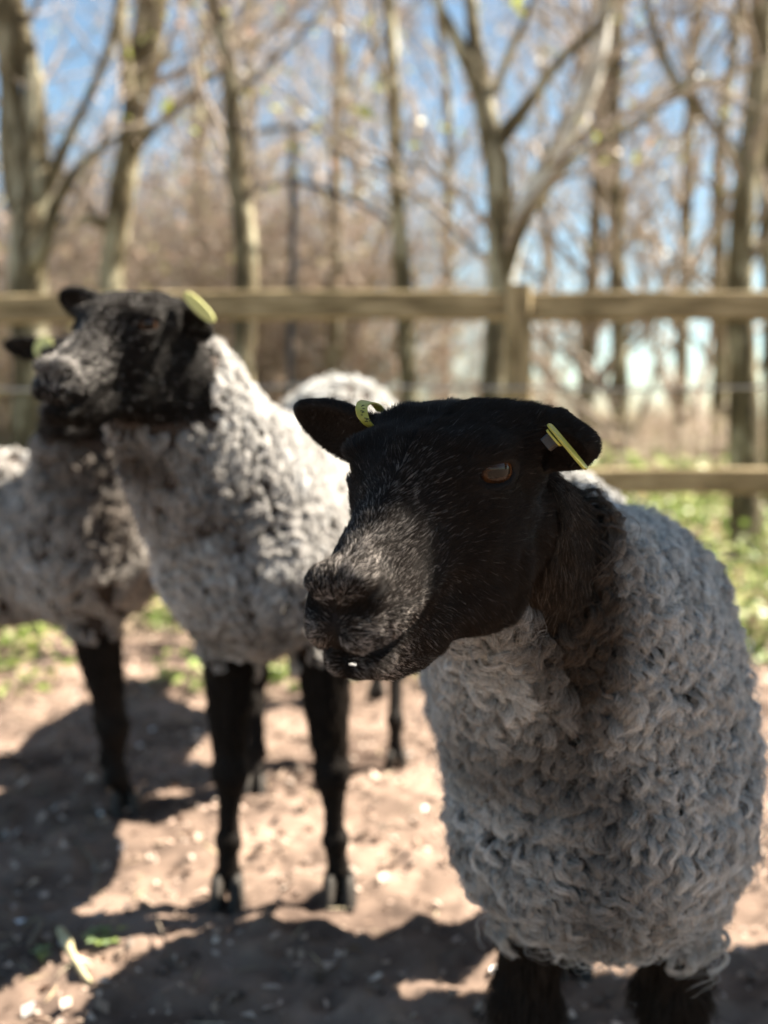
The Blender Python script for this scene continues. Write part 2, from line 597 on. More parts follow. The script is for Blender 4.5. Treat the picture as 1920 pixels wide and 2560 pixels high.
def locks(root, nrm, flow, length, nst, m, rl, srad, seed, lift=.55, curl=1.0, spread=.32):
    """crimped wool locks: every lock is a bunch of fibres that follow one wavy path"""
    n = len(root)
    sw = vnoise3(root, 16, seed) * .8 + vnoise3(root, 45, seed + 9) * .55
    T = unit(flow - (flow * nrm).sum(-1, keepdims=True) * nrm + sw - (sw * nrm).sum(-1, keepdims=True) * nrm)
    B = np.cross(nrm, T)
    t = np.linspace(0, 1, m)[None, :, None]
    L = length[:, None, None]
    lf = (lift * (0.7 + .6 * rng.random(n)))[:, None, None]
    # every lock rises out of the fleece, bends over and tucks its tip in again
    path = root[:, None, :] + L * (T[:, None, :] * (t ** 1.2 * .78) + nrm[:, None, :] * lf * (np.sin(math.pi * .86 * t ** .8) * .62))
    ph = rng.random(n)[:, None, None] * 2 * math.pi
    fr = (.9 + .9 * rng.random(n))[:, None, None]
    amp = (.0014 + .0026 * rng.random(n))[:, None, None] * curl * np.sin(math.pi * np.clip(t * .9 + .08, 0, 1)) ** .5
    hand = np.where(rng.random(n) < .5, 1, -1)[:, None, None]
    ang = ph + 2 * math.pi * fr * t
    path = path + amp * (np.cos(ang) * B[:, None, :] + hand * .55 * np.sin(ang) * nrm[:, None, :])
    # bunch of fibres
    n2 = n * nst
    idx = np.repeat(np.arange(n), nst)
    a = rng.random(n2) * 2 * math.pi; rr = np.sqrt(rng.random(n2)) * np.repeat(rl, nst)
    ox, oy = (np.cos(a) * rr)[:, None, None], (np.sin(a) * rr)[:, None, None]
    tap = 1 - (1 - spread) * t ** 1.3
    P = path[idx] + tap * (ox * B[idx][:, None, :] + oy * (.55 * nrm[idx] + .45 * T[idx])[:, None, :])
    jit = rng.normal(size=(n2, 1, 3)) * .0012 * t + rng.normal(size=(n2, m, 3)) * .00026
    P = P + jit
    R = np.broadcast_to((np.linspace(1, .45, m))[None, :], (n2, m)) * (srad * (.7 + .6 * rng.random(n2)))[:, None]
    return P, R, idx


def build_sheep(name_label, loc, head, body, legs, hooves, box, h, colour, wool, fur, tags, extra_dark=(), wool_len=.034, headmask=None, legz=.38):
    root = empty('sheep', loc, name_label, 'sheep')
    o, H, s, ears = head
    prims = body + [p for lg in legs for p in lg] + head_prims(o, H, s, ears)
    V, Q = surface(prims, h, *box)
    # light smoothing of the surface-net staircase
    N, area = vnormals(V, Q)
    hl = ((V - o) @ H.T) / s                                       # head-frame coordinates
    # face mask: 1 on the short-haired head
    face = headmask(V, hl) if headmask is not None else np.clip((hl[:, 0] + .115) / .02, 0, 1) * (hl[:, 2] > -.16)
    # legs mask
    legm = np.zeros(len(V))
    for lg in legs:
        d = np.min([p.d(V) for p in lg], axis=0)
        legm = np.maximum(legm, ((d < .014) & (V[:, 2] < legz + .02 * vnoise(V, 25, 4))) * 1.0)
    legm *= 1 - face
    fl = np.clip(1 - face - legm, 0, 1)
    skin = np.where((face + legm > .5)[:, None], np.array([.0085, .0062, .005]), np.array([.05, .037, .03]))  # dark brown under the fleece, shade between the locks put into the colour
    nostril = (np.abs(hl[:, 1]) < .04) & (hl[:, 0] > .135) & (hl[:, 2] > -.055) & (hl[:, 2] < -.028)
    skin = np.where(nostril[:, None], np.array([.010, .007, .006]), skin)
    mesh_np('body', V, Q, M_skin, root, cols=skin)
    # fleece
    for w_ in wool:
        wt = fl * w_['where'](V, N)
        A = (area * wt[Q].mean(1)).sum()
        n = int(A / w_['sp'] ** 2)
        rp, rn = sample_surface(V, Q, N, area, wt, n)
        # spread roots evenly: jitter grid thinning
        key = np.floor(rp / (w_['sp'] * .62)).astype(np.int64)
        _, ui = np.unique(key[:, 0] * 73856093 ^ key[:, 1] * 19349663 ^ key[:, 2] * 83492791, return_index=True)
        rp, rn = rp[ui], rn[ui]
        ln = w_['len'](rp) * (.75 + .5 * rng.random(len(rp))) * (1 + .30 * vnoise(rp, 14, 40))
        rl = w_['sp'] * (.50 + .30 * rng.random(len(rp)))
        P, R, idx = locks(rp, rn, w_['flow'](rp, rn), ln, w_['n'], w_['m'], rl, w_['rad'], w_['seed'], lift=w_.get('lift', .55), curl=w_.get('curl', 1.0), spread=w_.get('spread', .32))
        base = colour(rp)
        lockv = (1 + .13 * rng.normal(size=(len(rp), 1))).clip(.6, 1.3)
        col = (base * lockv)[idx] * (1 + .24 * rng.normal(size=(len(idx), 1))).clip(.45, 1.6)
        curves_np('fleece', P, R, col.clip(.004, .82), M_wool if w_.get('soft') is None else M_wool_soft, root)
    # hair of face and legs
    for f_ in fur:
        wt = f_['where'](V, N, hl, face, legm)
        ey_ = np.abs(hl[:, 1]) - .0430; ex_ = hl[:, 0] + .0040
        eyeb = (((.8 * ex_ - .6 * ey_) / .0195) ** 2 + ((hl[:, 2] - .003) / .0098) ** 2 < 1) & (.6 * ex_ + .8 * ey_ > .004)
        dm = seg_dist(hl, list(zip(MOUTH, MOUTH[1:])))
        dn = seg_dist(hl, [(a, b) for a, b, _, _ in NOSTRIL])
        pad = (hl[:, 0] > .128) & (np.abs(hl[:, 1]) < .0055) & (hl[:, 2] < -.040) & (hl[:, 2] > -.082)
        nosb = (dm < .0046) | (dn < .0056)
        wt = wt * np.where(pad, .25, 1)
        wt = wt * np.where(eyeb, 0, 1) * np.where(nosb, .02, 1)
        rp, rn = sample_surface(V, Q, N, area, wt, f_['n'])
        rh = ((rp - o) @ H.T) / s
        P, R = strands(rp, rn, f_['flow'](rp, rn, rh), f_['len'](rp, rh) * (.7 + .6 * rng.random(len(rp))), f_['lift'](rp, rh) * (.6 + .8 * rng.random(len(rp))), f_['m'], f_['rad'] * (.6 + .8 * rng.random(len(rp))), f_['seed'])
        curves_np(f_['name'], P, R, f_['col'](rp, rn, rh), M_fur, root)
    for side in (1, -1): add_eye(o, H, s, side, root)
    for p, a, hs in hooves: hoof_obj(p, a, hs, root)
    return root, V, Q


# -------- the near sheep
H1 = frame(.50, .24, -.02)
O1 = px(1068, 1180, .82)
S1 = 1.01
A3 = np.array
ears1 = [
    (-1, (-.050, -.052, .002), (-.048, -.131, .028), .0235, (.95, -.20, -.15), 1),
    (1, (-.058, .053, .010), (-.046, .104, .006), .0190, (.95, .30, -.30), 1),
]
body1 = [
    Prim('ell', px(1490, 2060, 1.17), rad=[.120, .13, .086], k=.05),
    Prim('ell', A3([.238, 1.64, .572]), rad=[.085, .16, .105], k=.06),
    Prim('ell', px(1490, 1880, 1.20), rad=[.127, .17, .158], k=.05),
    Prim('ell', A3([.208, 1.47, .450]), rad=[.145, .24, .150], k=.06),
    Prim('ell', A3([.232, 1.70, .505]), rad=[.122, .17, .135], k=.06),
    Prim('ell', px(1500, 1560, 1.22), rad=[.110, .14, .105], k=.06),
]
_e = lambda *p: O1 + S1 * (np.array(p) @ H1)
body1.append(Prim('cone', _e(-.062, .050, .018), _e(-.052, .076, .024), .0085, .0075, k=.008))
body1.append(Prim('cone', _e(-.052, .076, .024), _e(-.046, .096, .013), .0075, .005, k=.006))
body1 += tube_prims([(px(1258, 1290, .92), .049), (px(1308, 1420, .99), .061), (px(1420, 1620, 1.10), .098), (px(1490, 1850, 1.18), .120)], k=.045)
legs1 = [
    leg_prims(px(1350, 2230, 1.17), A3([.143, 1.16, .18]), A3([.143, 1.17, .08]), A3([.143, 1.16, .0]), (.030, .027, .020, .020)),
    leg_prims(px(1680, 2220, 1.17), A3([.290, 1.17, .18]), A3([.292, 1.18, .08]), A3([.292, 1.17, .0]), (.031, .028, .020, .020)),
    leg_prims(A3([.18, 1.68, .36]), A3([.235, 1.78, .21]), A3([.25, 1.66, .08]), A3([.250, 1.62, .0]), (.05, .028, .024, .024)),
    leg_prims(A3([.34, 1.70, .36]), A3([.365, 1.84, .21]), A3([.385, 1.78, .08]), A3([.385, 1.75, .0]), (.05, .026, .018, .018)),
]
hooves1 = [(A3([.143, 1.15, 0]), 0, 1.1), (A3([.292, 1.16, 0]), 0, 1.1), (A3([.250, 1.60, 0]), .2, 1.5), (A3([.385, 1.73, 0]), 0, 1.1)]


def gauss(P, c, r):
    return np.exp(-(((P - c) / r) ** 2).sum(-1))


def colour1(P):
    light = A3([.72, .70, .67])
    dark = A3([.085, .066, .052])
    g = .95 * gauss(P, px(1420, 1330, .95), A3([.035, .10, .10]))
    g += .80 * gauss(P, px(1450, 1620, 1.02), A3([.032, .14, .085]))
    g += .55 * gauss(P, px(1320, 1900, 1.06), A3([.075, .14, .045]))
    g += .50 * gauss(P, px(1480, 2130, 1.06), A3([.045, .10, .07]))
    g += .35 * gauss(P, px(1250, 1560, .95), A3([.08, .10, .03]))
    g += .25 * gauss(P, px(1400, 2290, 1.08), A3([.09, .10, .04]))
    g = (g + .16 * vnoise(P, 20, 3) + .10 * vnoise(P, 60, 5) + .10).clip(0, 1)[:, None]
    return light * (1 - g) + dark * g


def headmask1(V, hl):
    # the face ends behind the jaw and under the chin
    b = hl[:, 0] + .100 - .35 * np.clip(-.06 - hl[:, 2], 0, .1)
    f = np.clip(b / .006, 0, 1)
    f = np.where(hl[:, 2] < -.128, 0, f)
    f = np.where((hl[:, 0] < -.06) & (np.abs(hl[:, 1]) > .058) & (hl[:, 2] > -.05), 1, f)
    return f * (V[:, 2] > .5) * (np.linalg.norm(V - O1, axis=1) < .24)


def neckm(P):
    g = sum(gauss(P, px(x, y, D), A3([r, .11, rz])) for x, y, D, r, rz in ((1375, 1200, .90, .026, .04), (1365, 1290, .93, .030, .05), (1395, 1430, .96, .030, .05)))
    return g + .35 * vnoise(P, 45, 77) + .25 * vnoise(P, 110, 78) > .60


def near(V, N): return (V[:, 1] < 1.42) & (N[:, 1] < .55)


def flow_down(P, N):
    return np.tile(A3([.12, .0, -1.0]), (len(P), 1)) + A3([0, -.25, 0])


def nz(x): return x + 0.0


grey = lambda rh: np.clip((rh[:, 0] - .035) / .11, 0, 1)


def furcol1(rp, rn, rh):
    n = len(rp)
    # dark brown-black coat with grizzled pale hairs on the bridge, lips and chin
    g = np.clip((rh[:, 0] + .00) / .11, 0, 1) * np.clip(1.1 - np.abs(rh[:, 1]) / .040 * .8, .12, 1)
    g = np.maximum(g, 1.0 * np.clip((rh[:, 0] - .055) / .05, 0, 1) * np.clip((-.044 - rh[:, 2]) / .014, 0, 1))
    g = g * (.75 + .5 * vnoise(rp, 130, 2))
    g = g * np.clip((seg_dist(rh, list(zip(MOUTH, MOUTH[1:]))) - .0035) / .004, .03, 1) * np.clip((seg_dist(rh, [(a, b) for a, b, _, _ in NOSTRIL]) - .0045) / .004, .10, 1)
    g = g * np.clip(np.abs(rh[:, 1]) / .005, .2, 1) ** ((rh[:, 0] > .12) & (rh[:, 2] < -.045))
    nn = (rh[:, 0] > .125) & (rh[:, 2] > -.050) & (rh[:, 2] < -.044)
    g = np.where(nn, g * .25, g)
    base = A3([.0125, .0082, .0058]); pale = A3([.46, .40, .36])
    pick = rng.random(n) < (.015 + .36 * g.clip(0, 1) ** 1.2)
    v = (.25 + .9 * rng.random(n))[:, None]
    return np.where(pick[:, None], pale * v * (.25 + .85 * g.clip(0, 1)[:, None]), base * (.6 + .9 * rng.random(n))[:, None])


def furflow1(rp, rn, rh):
    # hairs lie back from the nose, fan out over the cheeks and hang on lips and chin
    f = np.tile(-H1[0], (len(rp), 1)) * 1.0
    f = f + H1[2] * (.45 * np.clip(rh[:, 0] / .1, -.3, 1) * (rh[:, 2] > -.05))[:, None]
    f = f + H1[1] * (np.sign(rh[:, 1]) * .35)[:, None]
    low = np.clip((-.050 - rh[:, 2]) / .02, 0, 1)[:, None]
    f = f - H1[2] * low * 1.1
    fr = np.clip((rh[:, 0] - .10) / .03, 0, 1)[:, None]
    f = f + H1[1] * np.where(rh[:, 1:2] > 0, 1, -1) * fr * 1.3 * np.clip((-.045 - rh[:, 2:3]) / .01, 0, 1)
    return f


wool1 = [
    dict(where=lambda V, N: near(V, N) * (~neckm(V)) * 1.0, sp=.0074, n=38, m=15, len=lambda p: .028 + .006 * np.clip((.75 - p[:, 2]) / .4, 0, 1), flow=flow_down, rad=.00019, seed=11, lift=.72, curl=1.0, spread=.62),
    dict(where=lambda V, N: near(V, N) * (~neckm(V)) * 1.0, sp=.0150, n=8, m=14, len=lambda p: .032 + 0 * p[:, 0], flow=flow_down, rad=.00015, seed=19, lift=.85, curl=1.5, spread=2.2),
    dict(where=lambda V, N: (~near(V, N)) * 1.0, sp=.012, n=12, m=9, len=lambda p: .034 + 0 * p[:, 0], flow=flow_down, rad=.0008, seed=12, lift=.62, curl=1.3),
]
fur1 = [
    dict(name='face_fur', where=lambda V, N, hl, face, legm: face * (1 + 1.2 * np.clip(hl[:, 0] / .08, 0, 1)), n=230000, m=5,
         len=lambda p, rh: np.where(np.abs(rh[:, 1]) > .066, .0035, np.where(rh[:, 0] > .085, .0042, np.where(rh[:, 0] > .02, .0058, .0085))), lift=lambda p, rh: np.where((rh[:, 2] < -.07) & (rh[:, 0] > .05), .55, .28),
         rad=.00015, seed=3, flow=furflow1, col=furcol1),
    dict(name='neck_fur', where=lambda V, N, hl, face, legm: (neckm(V) & (face < .5)) * 1.0, n=45000, m=7,
         len=lambda p, rh: .010 + .006 * (vnoise(p, 60, 3) + 1) * .5, lift=lambda p, rh: .26 + 0 * p[:, 0], rad=.00022, seed=15,
         flow=lambda rp, rn, rh: np.tile(A3([.15, 0, -1.0]), (len(rp), 1)) + .5 * vnoise3(rp, 25, 8),
         col=lambda rp, rn, rh: np.where((rng.random(len(rp)) < .12)[:, None], A3([.09, .068, .052]), A3([.022, .015, .010])) * (.5 + 1.1 * rng.random(len(rp)))[:, None]),
    dict(name='leg_fur', where=lambda V, N, hl, face, legm: legm, n=26000, m=5,
         len=lambda p, rh: np.where(p[:, 2] > .12, .028, .012), lift=lambda p, rh: .35 + 0 * p[:, 0], rad=.00045, seed=5,
         flow=lambda rp, rn, rh: np.tile(A3([0, 0, -1.0]), (len(rp), 1)) + .5 * vnoise3(rp, 30, 8),
         col=lambda rp, rn, rh: A3([.020, .014, .010]) * (.5 + 1.1 * rng.random(len(rp)))[:, None]),
]
sheep1, V1, Q1 = build_sheep('grey curly-fleeced sheep with a black face, nearest of all and in sharp focus', (.22, 1.4, 0),
                     (O1, H1, S1, ears1), body1, legs1, hooves1, (A3([-.25, .60, -.02]), A3([.60, 2.02, 1.02])), .0022, colour1, wool1, fur1, None, headmask=headmask1, legz=.262)

# ------------------------------------------------------------------ the other sheep
def simple_wool(seed, sp=.017, ln=.036, rad=.0010, n=12):
    return [dict(where=lambda V, N: np.ones(len(V)), sp=sp, n=n, m=8, len=lambda p: ln + 0 * p[:, 0], flow=flow_down, rad=rad, seed=seed, lift=.42, curl=1.2, spread=.8, soft=1)]


def simple_fur(H, seed, n=22000):
    def fc(rp, rn, rh):
        g = np.clip((rh[:, 0] - .02) / .08, 0, 1) * np.clip((rh[:, 2] + .07) / .03, 0, 1) * (.6 + .4 * vnoise(rp, 60, 2))
        pick = rng.random(len(rp)) < .02 + .85 * g * np.clip(1.5 - np.abs(rh[:, 1]) / .03, 0, 1)
        return np.where(pick[:, None], A3([.42, .38, .35]), A3([.010, .007, .005])) * (.5 + .9 * rng.random(len(rp)))[:, None]
    def ff(rp, rn, rh):
        return np.tile(-H[0], (len(rp), 1)) + H[1] * (np.sign(rh[:, 1]) * .35)[:, None] - H[2] * np.clip((-.055 - rh[:, 2]) / .02, 0, 1)[:, None]
    return [
        dict(name='face_fur', where=lambda V, N, hl, face, legm: face, n=n * 2, m=4, len=lambda p, rh: .0055 + 0 * p[:, 0],
             lift=lambda p, rh: .22 + 0 * p[:, 0], rad=.0004, seed=seed, flow=ff, col=fc),
        dict(name='leg_fur', where=lambda V, N, hl, face, legm: legm, n=n // 2, m=4, len=lambda p, rh: np.where(p[:, 2] > .25, .016, .007),
             lift=lambda p, rh: .3 + 0 * p[:, 0], rad=.0008, seed=seed + 1, flow=lambda rp, rn, rh: np.tile(A3([0, 0, -1.0]), (len(rp), 1)) + .4 * vnoise3(rp, 30, 8),
             col=lambda rp, rn, rh: A3([.020, .014, .010]) * (.5 + 1.1 * rng.random(len(rp)))[:, None]),
    ]


def face_default(V, hl, o, r=.27):
    b = hl[:, 0] + .095 - .3 * np.clip(-.06 - hl[:, 2], 0, .1)
    f = np.clip(b / .006, 0, 1)
    f = np.where(hl[:, 2] < -.128, 0, f)
    f = np.where((hl[:, 0] < -.06) & (np.abs(hl[:, 1]) > .058) & (hl[:, 2] > -.05), 1, f)
    return f * (np.linalg.norm(V - o, axis=1) < r)


def g0(x, y): return ground(x, y)


# second sheep, behind and to the left
H2 = frame(.44, .20, -.08); O2 = px(287, 812, 1.50); S2 = 1.00
ears2 = [
    (-1, (-.055, -.062, .012), (-.060, -.132, .020), .024, (.95, -.20, -.15), 1),
    (1, (-.058, .056, .010), (-.075, .090, -.022), .022, (.75, .35, -.35), 1),
]
body2 = [
    Prim('ell', px(640, 1390, 1.80), rad=[.130, .16, .140], k=.05),
    Prim('ell', px(700, 1310, 2.08), rad=[.150, .24, .150], k=.06),
    Prim('ell', px(740, 1250, 2.38), rad=[.135, .17, .130], k=.06),
    Prim('ell', px(650, 1175, 1.84), rad=[.085, .16, .085], k=.05),
]
body2 += tube_prims([(px(400, 900, 1.57), .062), (px(440, 1010, 1.63), .078), (px(530, 1180, 1.70), .100), (px(610, 1360, 1.78), .115)], k=.045)
f1, f2 = g0(567, 2262), g0(848, 2262)
legs2 = [
    leg_prims(px(570, 1600, 1.84), px(577, 1930, 1.86), px(570, 2100, 1.88), f1 + A3([0, .02, 0]), (.040, .024, .017, .018)),
    leg_prims(px(805, 1600, 1.84), px(830, 1930, 1.86), px(838, 2100, 1.88), f2 + A3([0, .02, 0]), (.042, .024, .017, .018)),
    leg_prims(px(640, 1480, 2.35), A3([-.27, 2.48, .22]), A3([-.26, 2.40, .08]), A3([-.26, 2.37, 0]), (.05, .025, .018, .018)),
    leg_prims(px(800, 1480, 2.35), A3([-.10, 2.50, .22]), A3([-.10, 2.42, .08]), A3([-.10, 2.39, 0]), (.05, .025, .018, .018)),
]
hooves2 = [(f1, 0, 1.2), (f2, 0, 1.2), (A3([-.26, 2.35, 0]), 0, 1.1), (A3([-.10, 2.37, 0]), 0, 1.1)]


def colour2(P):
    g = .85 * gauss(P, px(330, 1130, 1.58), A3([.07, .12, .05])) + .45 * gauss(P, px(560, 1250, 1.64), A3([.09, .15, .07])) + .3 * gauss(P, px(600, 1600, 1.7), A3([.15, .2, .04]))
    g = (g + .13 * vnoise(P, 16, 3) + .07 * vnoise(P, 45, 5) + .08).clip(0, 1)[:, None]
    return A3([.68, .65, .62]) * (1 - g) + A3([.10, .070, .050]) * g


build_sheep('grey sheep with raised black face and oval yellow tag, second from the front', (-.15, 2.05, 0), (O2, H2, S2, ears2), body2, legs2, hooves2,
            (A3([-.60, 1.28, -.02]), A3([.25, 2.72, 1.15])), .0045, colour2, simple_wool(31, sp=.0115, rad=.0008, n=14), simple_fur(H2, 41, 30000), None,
            headmask=lambda V, hl: face_default(V, hl, O2), legz=.395)

# third sheep, at the left edge
H3 = frame(.05, .25, 0); O3 = px(190, 905, 2.08); S3 = 1.05
ears3 = [
    (-1, (-.055, -.062, .012), (-.060, -.142, .014), .024, (.95, -.20, -.15), 1),
    (1, (-.058, .060, .010), (-.060, .130, .0), .024, (.95, .20, -.15), 1),
]
body3 = [
    Prim('ell', px(225, 1370, 2.26), rad=[.130, .14, .140], k=.05),
    Prim('ell', px(-20, 1345, 2.34), rad=[.26, .145, .160], k=.06),
    Prim('ell', px(-330, 1330, 2.40), rad=[.17, .14, .150], k=.06),
]
body3 += tube_prims([(px(205, 990, 2.14), .065), (px(215, 1090, 2.18), .075), (px(220, 1240, 2.22), .105)], k=.045)
f3 = g0(312, 2040); f4 = g0(285, 1965)
legs3 = [
    leg_prims(px(235, 1560, 2.24), px(285, 1820, 2.27), px(292, 1940, 2.28), f3 + A3([0, .02, 0]), (.045, .026, .019, .020)),
    leg_prims(px(230, 1540, 2.34), px(270, 1800, 2.42), px(272, 1900, 2.44), f4 + A3([0, .02, 0]), (.045, .024, .018, .018)),
    leg_prims(px(-330, 1500, 2.36), A3([-1.02, 2.36, .20]), A3([-1.0, 2.36, .08]), A3([-1.0, 2.34, 0]), (.05, .025, .018, .018)),
    leg_prims(px(-330, 1480, 2.46), A3([-1.02, 2.52, .20]), A3([-1.0, 2.52, .08]), A3([-1.0, 2.50, 0]), (.05, .025, .018, .018)),
]
hooves3 = [(f3, .3, 1.2), (f4, .3, 1.1), (A3([-1.0, 2.32, 0]), .5, 1.1), (A3([-1.0, 2.48, 0]), .5, 1.1)]


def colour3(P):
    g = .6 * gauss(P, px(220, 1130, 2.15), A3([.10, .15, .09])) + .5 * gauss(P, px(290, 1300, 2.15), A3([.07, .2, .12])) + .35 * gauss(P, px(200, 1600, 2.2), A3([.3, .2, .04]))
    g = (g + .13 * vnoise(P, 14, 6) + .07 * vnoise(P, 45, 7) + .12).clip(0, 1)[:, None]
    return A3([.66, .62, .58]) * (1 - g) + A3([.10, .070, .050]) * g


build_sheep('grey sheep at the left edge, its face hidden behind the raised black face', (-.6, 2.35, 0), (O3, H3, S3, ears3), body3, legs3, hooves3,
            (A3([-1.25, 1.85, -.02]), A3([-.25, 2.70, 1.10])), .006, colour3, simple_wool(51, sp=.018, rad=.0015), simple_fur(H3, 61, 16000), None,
            headmask=lambda V, hl: face_default(V, hl, O3), legz=.36)

# fourth sheep, rump towards the camera, far behind
H4 = frame(math.pi, .3, 0); O4 = A3([-.13, 3.52, .72]); S4 = 1.0
ears4 = [
    (-1, (-.055, -.062, .012), (-.060, -.142, .014), .024, (.95, -.20, -.15), 1),
    (1, (-.058, .060, .010), (-.060, .130, .0), .024, (.95, .20, -.15), 1),
]
f5 = g0(990, 1925); f6 = g0(820, 1915)
body4 = [
    Prim('ell', px(850, 1135, 2.72), rad=[.150, .17, .165], k=.06),
    Prim('ell', px(848, 1180, 2.98), rad=[.150, .28, .165], k=.06),
]
body4 += tube_prims([(px(850, 1150, 3.15), .12), (A3([-.12, 3.38, .68]), .07)], k=.045)
legs4 = [
    leg_prims(px(950, 1330, 2.62), px(990, 1620, 2.66), px(988, 1800, 2.60), f5 + A3([0, .02, 0]), (.065, .026, .017, .017)),
    leg_prims(px(790, 1330, 2.62), px(815, 1620, 2.66), px(820, 1800, 2.60), f6 + A3([0, .02, 0]), (.065, .026, .017, .017)),
    leg_prims(px(930, 1350, 3.15), A3([-.02, 3.18, .20]), A3([-.02, 3.18, .08]), A3([-.02, 3.16, 0]), (.05, .025, .018, .018)),
    leg_prims(px(790, 1350, 3.15), A3([-.18, 3.18, .20]), A3([-.18, 3.18, .08]), A3([-.18, 3.16, 0]), (.05, .025, .018, .018)),
]
build_sheep('pale sheep farthest back, only its sunlit rump and thin hind leg showing', (-.1, 2.9, 0), (O4, H4, S4, ears4), body4, legs4,
            [(f5, math.pi, 1.1), (f6, math.pi, 1.1), (A3([-.02, 3.17, 0]), math.pi, 1.1), (A3([-.18, 3.17, 0]), math.pi, 1.1)],
            (A3([-.42, 2.45, -.02]), A3([.20, 3.80, 1.05])), .007, lambda P: A3([.78, .76, .72]) * (1 - .15 * vnoise(P, 20, 3).clip(0, 1))[:, None],
            simple_wool(71, sp=.020, rad=.0017, n=7), simple_fur(H4, 81, 8000), None, headmask=lambda V, hl: face_default(V, hl, O4))

# ------------------------------------------------------------------ ground
def axis(a, b, fine0, fine1, step, grow=1.18):
    v = list(np.arange(fine0, fine1, step)); d = step
    while v[-1] < b: d = min(d * grow, 25); v.append(v[-1] + d)
    d = step; lo_ = [v[0]]
    while lo_[-1] > a: d = min(d * grow, 25); lo_.append(lo_[-1] - d)
    return np.array(sorted(set(lo_ + v)))


HP = np.random.default_rng(5)
HOOF = np.stack([HP.uniform(-1.3, 1.6, 420), HP.uniform(1.35, 4.2, 420), HP.uniform(0, 6.28, 420), HP.uniform(.006, .016, 420)], -1)


def dents(P):
    z = np.zeros(len(P))
    for hx, hy, ha, hd in HOOF:
        k = np.nonzero((np.abs(P[:, 0] - hx) < .06) & (np.abs(P[:, 1] - hy) < .06))[0]
        if not len(k): continue
        dx, dy = P[k, 0] - hx, P[k, 1] - hy
        u = dx * math.cos(ha) + dy * math.sin(ha); v = -dx * math.sin(ha) + dy * math.cos(ha)
        z[k] += hd * (.45 * np.exp(-((np.hypot(u / .036, v / .030) - 1) / .35) ** 2) - np.exp(-((u / .026) ** 2 + ((np.abs(v) - .010) / .009) ** 2)))
    return z


def gz(X, Y):
    P = np.stack([X, Y, 0 * X], -1).reshape(-1, 3)
    near_ = np.clip(1 - np.hypot(P[:, 0], P[:, 1] - 2) / 14, 0.25, 1)
    z = (.014 * vnoise(P, 3.1, 1) + .012 * vnoise(P, 9, 2) + .011 * vnoise(P, 22, 3) + .008 * vnoise(P, 48, 4)) * near_
    az = P[:, 0] / np.maximum(P[:, 1], .5)
    hill = 2.0 * np.clip((P[:, 1] - 7.5) / 9, 0, 1) ** 1.2 * (lambda q: q * q * (3 - 2 * q))(np.clip((.12 - az) / .30, 0, 1))
    hill *= (P[:, 1] > 0)
    z = z + hill * (1 + .12 * vnoise(P, .5, 9)) + .10 * np.clip((P[:, 1] - 4.3) / 2, 0, 1) * (1 + vnoise(P, .9, 5)) * (P[:, 1] > 0)
    z = z + dents(P)
    return z.reshape(X.shape)


gxs = axis(-400, 400, -1.3, 1.5, .012, 1.16); gys = axis(-30, 900, 1.3, 3.9, .012, 1.14)
GX, GY = np.meshgrid(gxs, gys, indexing='ij')
GZ = gz(GX, GY)
GV = np.stack([GX, GY, GZ], -1).reshape(-1, 3)
ni, nj = GX.shape
ii = (np.arange(ni - 1)[:, None] * nj + np.arange(nj - 1)[None, :]).ravel()
M_dirt = noise_mat('dry_earth', (.066, .045, .036), (.30, .215, .170), scale=3.2, rough=.95, bump=.9, c3=(.175, .125, .098), spec=.08, dist=.012)
_t = M_dirt.node_tree
_b = _t.nodes['Principled BSDF']
_at = _t.nodes.new('ShaderNodeAttribute'); _at.attribute_name = 'col'
_tc = _t.nodes.new('ShaderNodeTexCoord')
_n = _t.nodes.new('ShaderNodeTexNoise'); _n.inputs['Scale'].default_value = 1.6; _n.inputs['Detail'].default_value = 8
_t.links.new(_tc.outputs['Object'], _n.inputs['Vector'])
_r = _t.nodes.new('ShaderNodeValToRGB')
_r.color_ramp.elements[0].position = .38; _r.color_ramp.elements[0].color = (.070, .095, .025, 1)
_r.color_ramp.elements[1].position = .62; _r.color_ramp.elements[1].color = (.24, .20, .10, 1)
_t.links.new(_n.outputs[0], _r.inputs[0])
_m = _t.nodes.new('ShaderNodeMix'); _m.data_type = 'RGBA'
_t.links.new(_at.outputs['Fac'], _m.inputs['Factor'])
_src = _b.inputs['Base Color'].links[0].from_socket
_t.links.new(_src, _m.inputs['A']); _t.links.new(_r.outputs[0], _m.inputs['B'])
_t.links.new(_m.outputs['Result'], _b.inputs['Base Color'])
_gr = np.clip((GV[:, 1] - 4.0) / 1.0, 0, 1) * (.75 + .5 * vnoise(GV, .8, 31)) * np.where((GV[:, 0] / np.maximum(GV[:, 1], .5) < .05) & (GV[:, 1] > 7), .25, 1) * (GV[:, 1] > 0)
gobj = mesh_np('ground', GV, np.stack([ii, ii + nj, ii + nj + 1, ii + 1], -1), M_dirt, cols=np.repeat(_gr.clip(0, 1)[:, None], 3, 1))
tag(gobj, 'dry brown trodden earth under the sheep', kind='structure')


def gz1(x, y):
    x = np.atleast_1d(np.asarray(x, float)); y = np.atleast_1d(np.asarray(y, float))
    return gz(x, y)


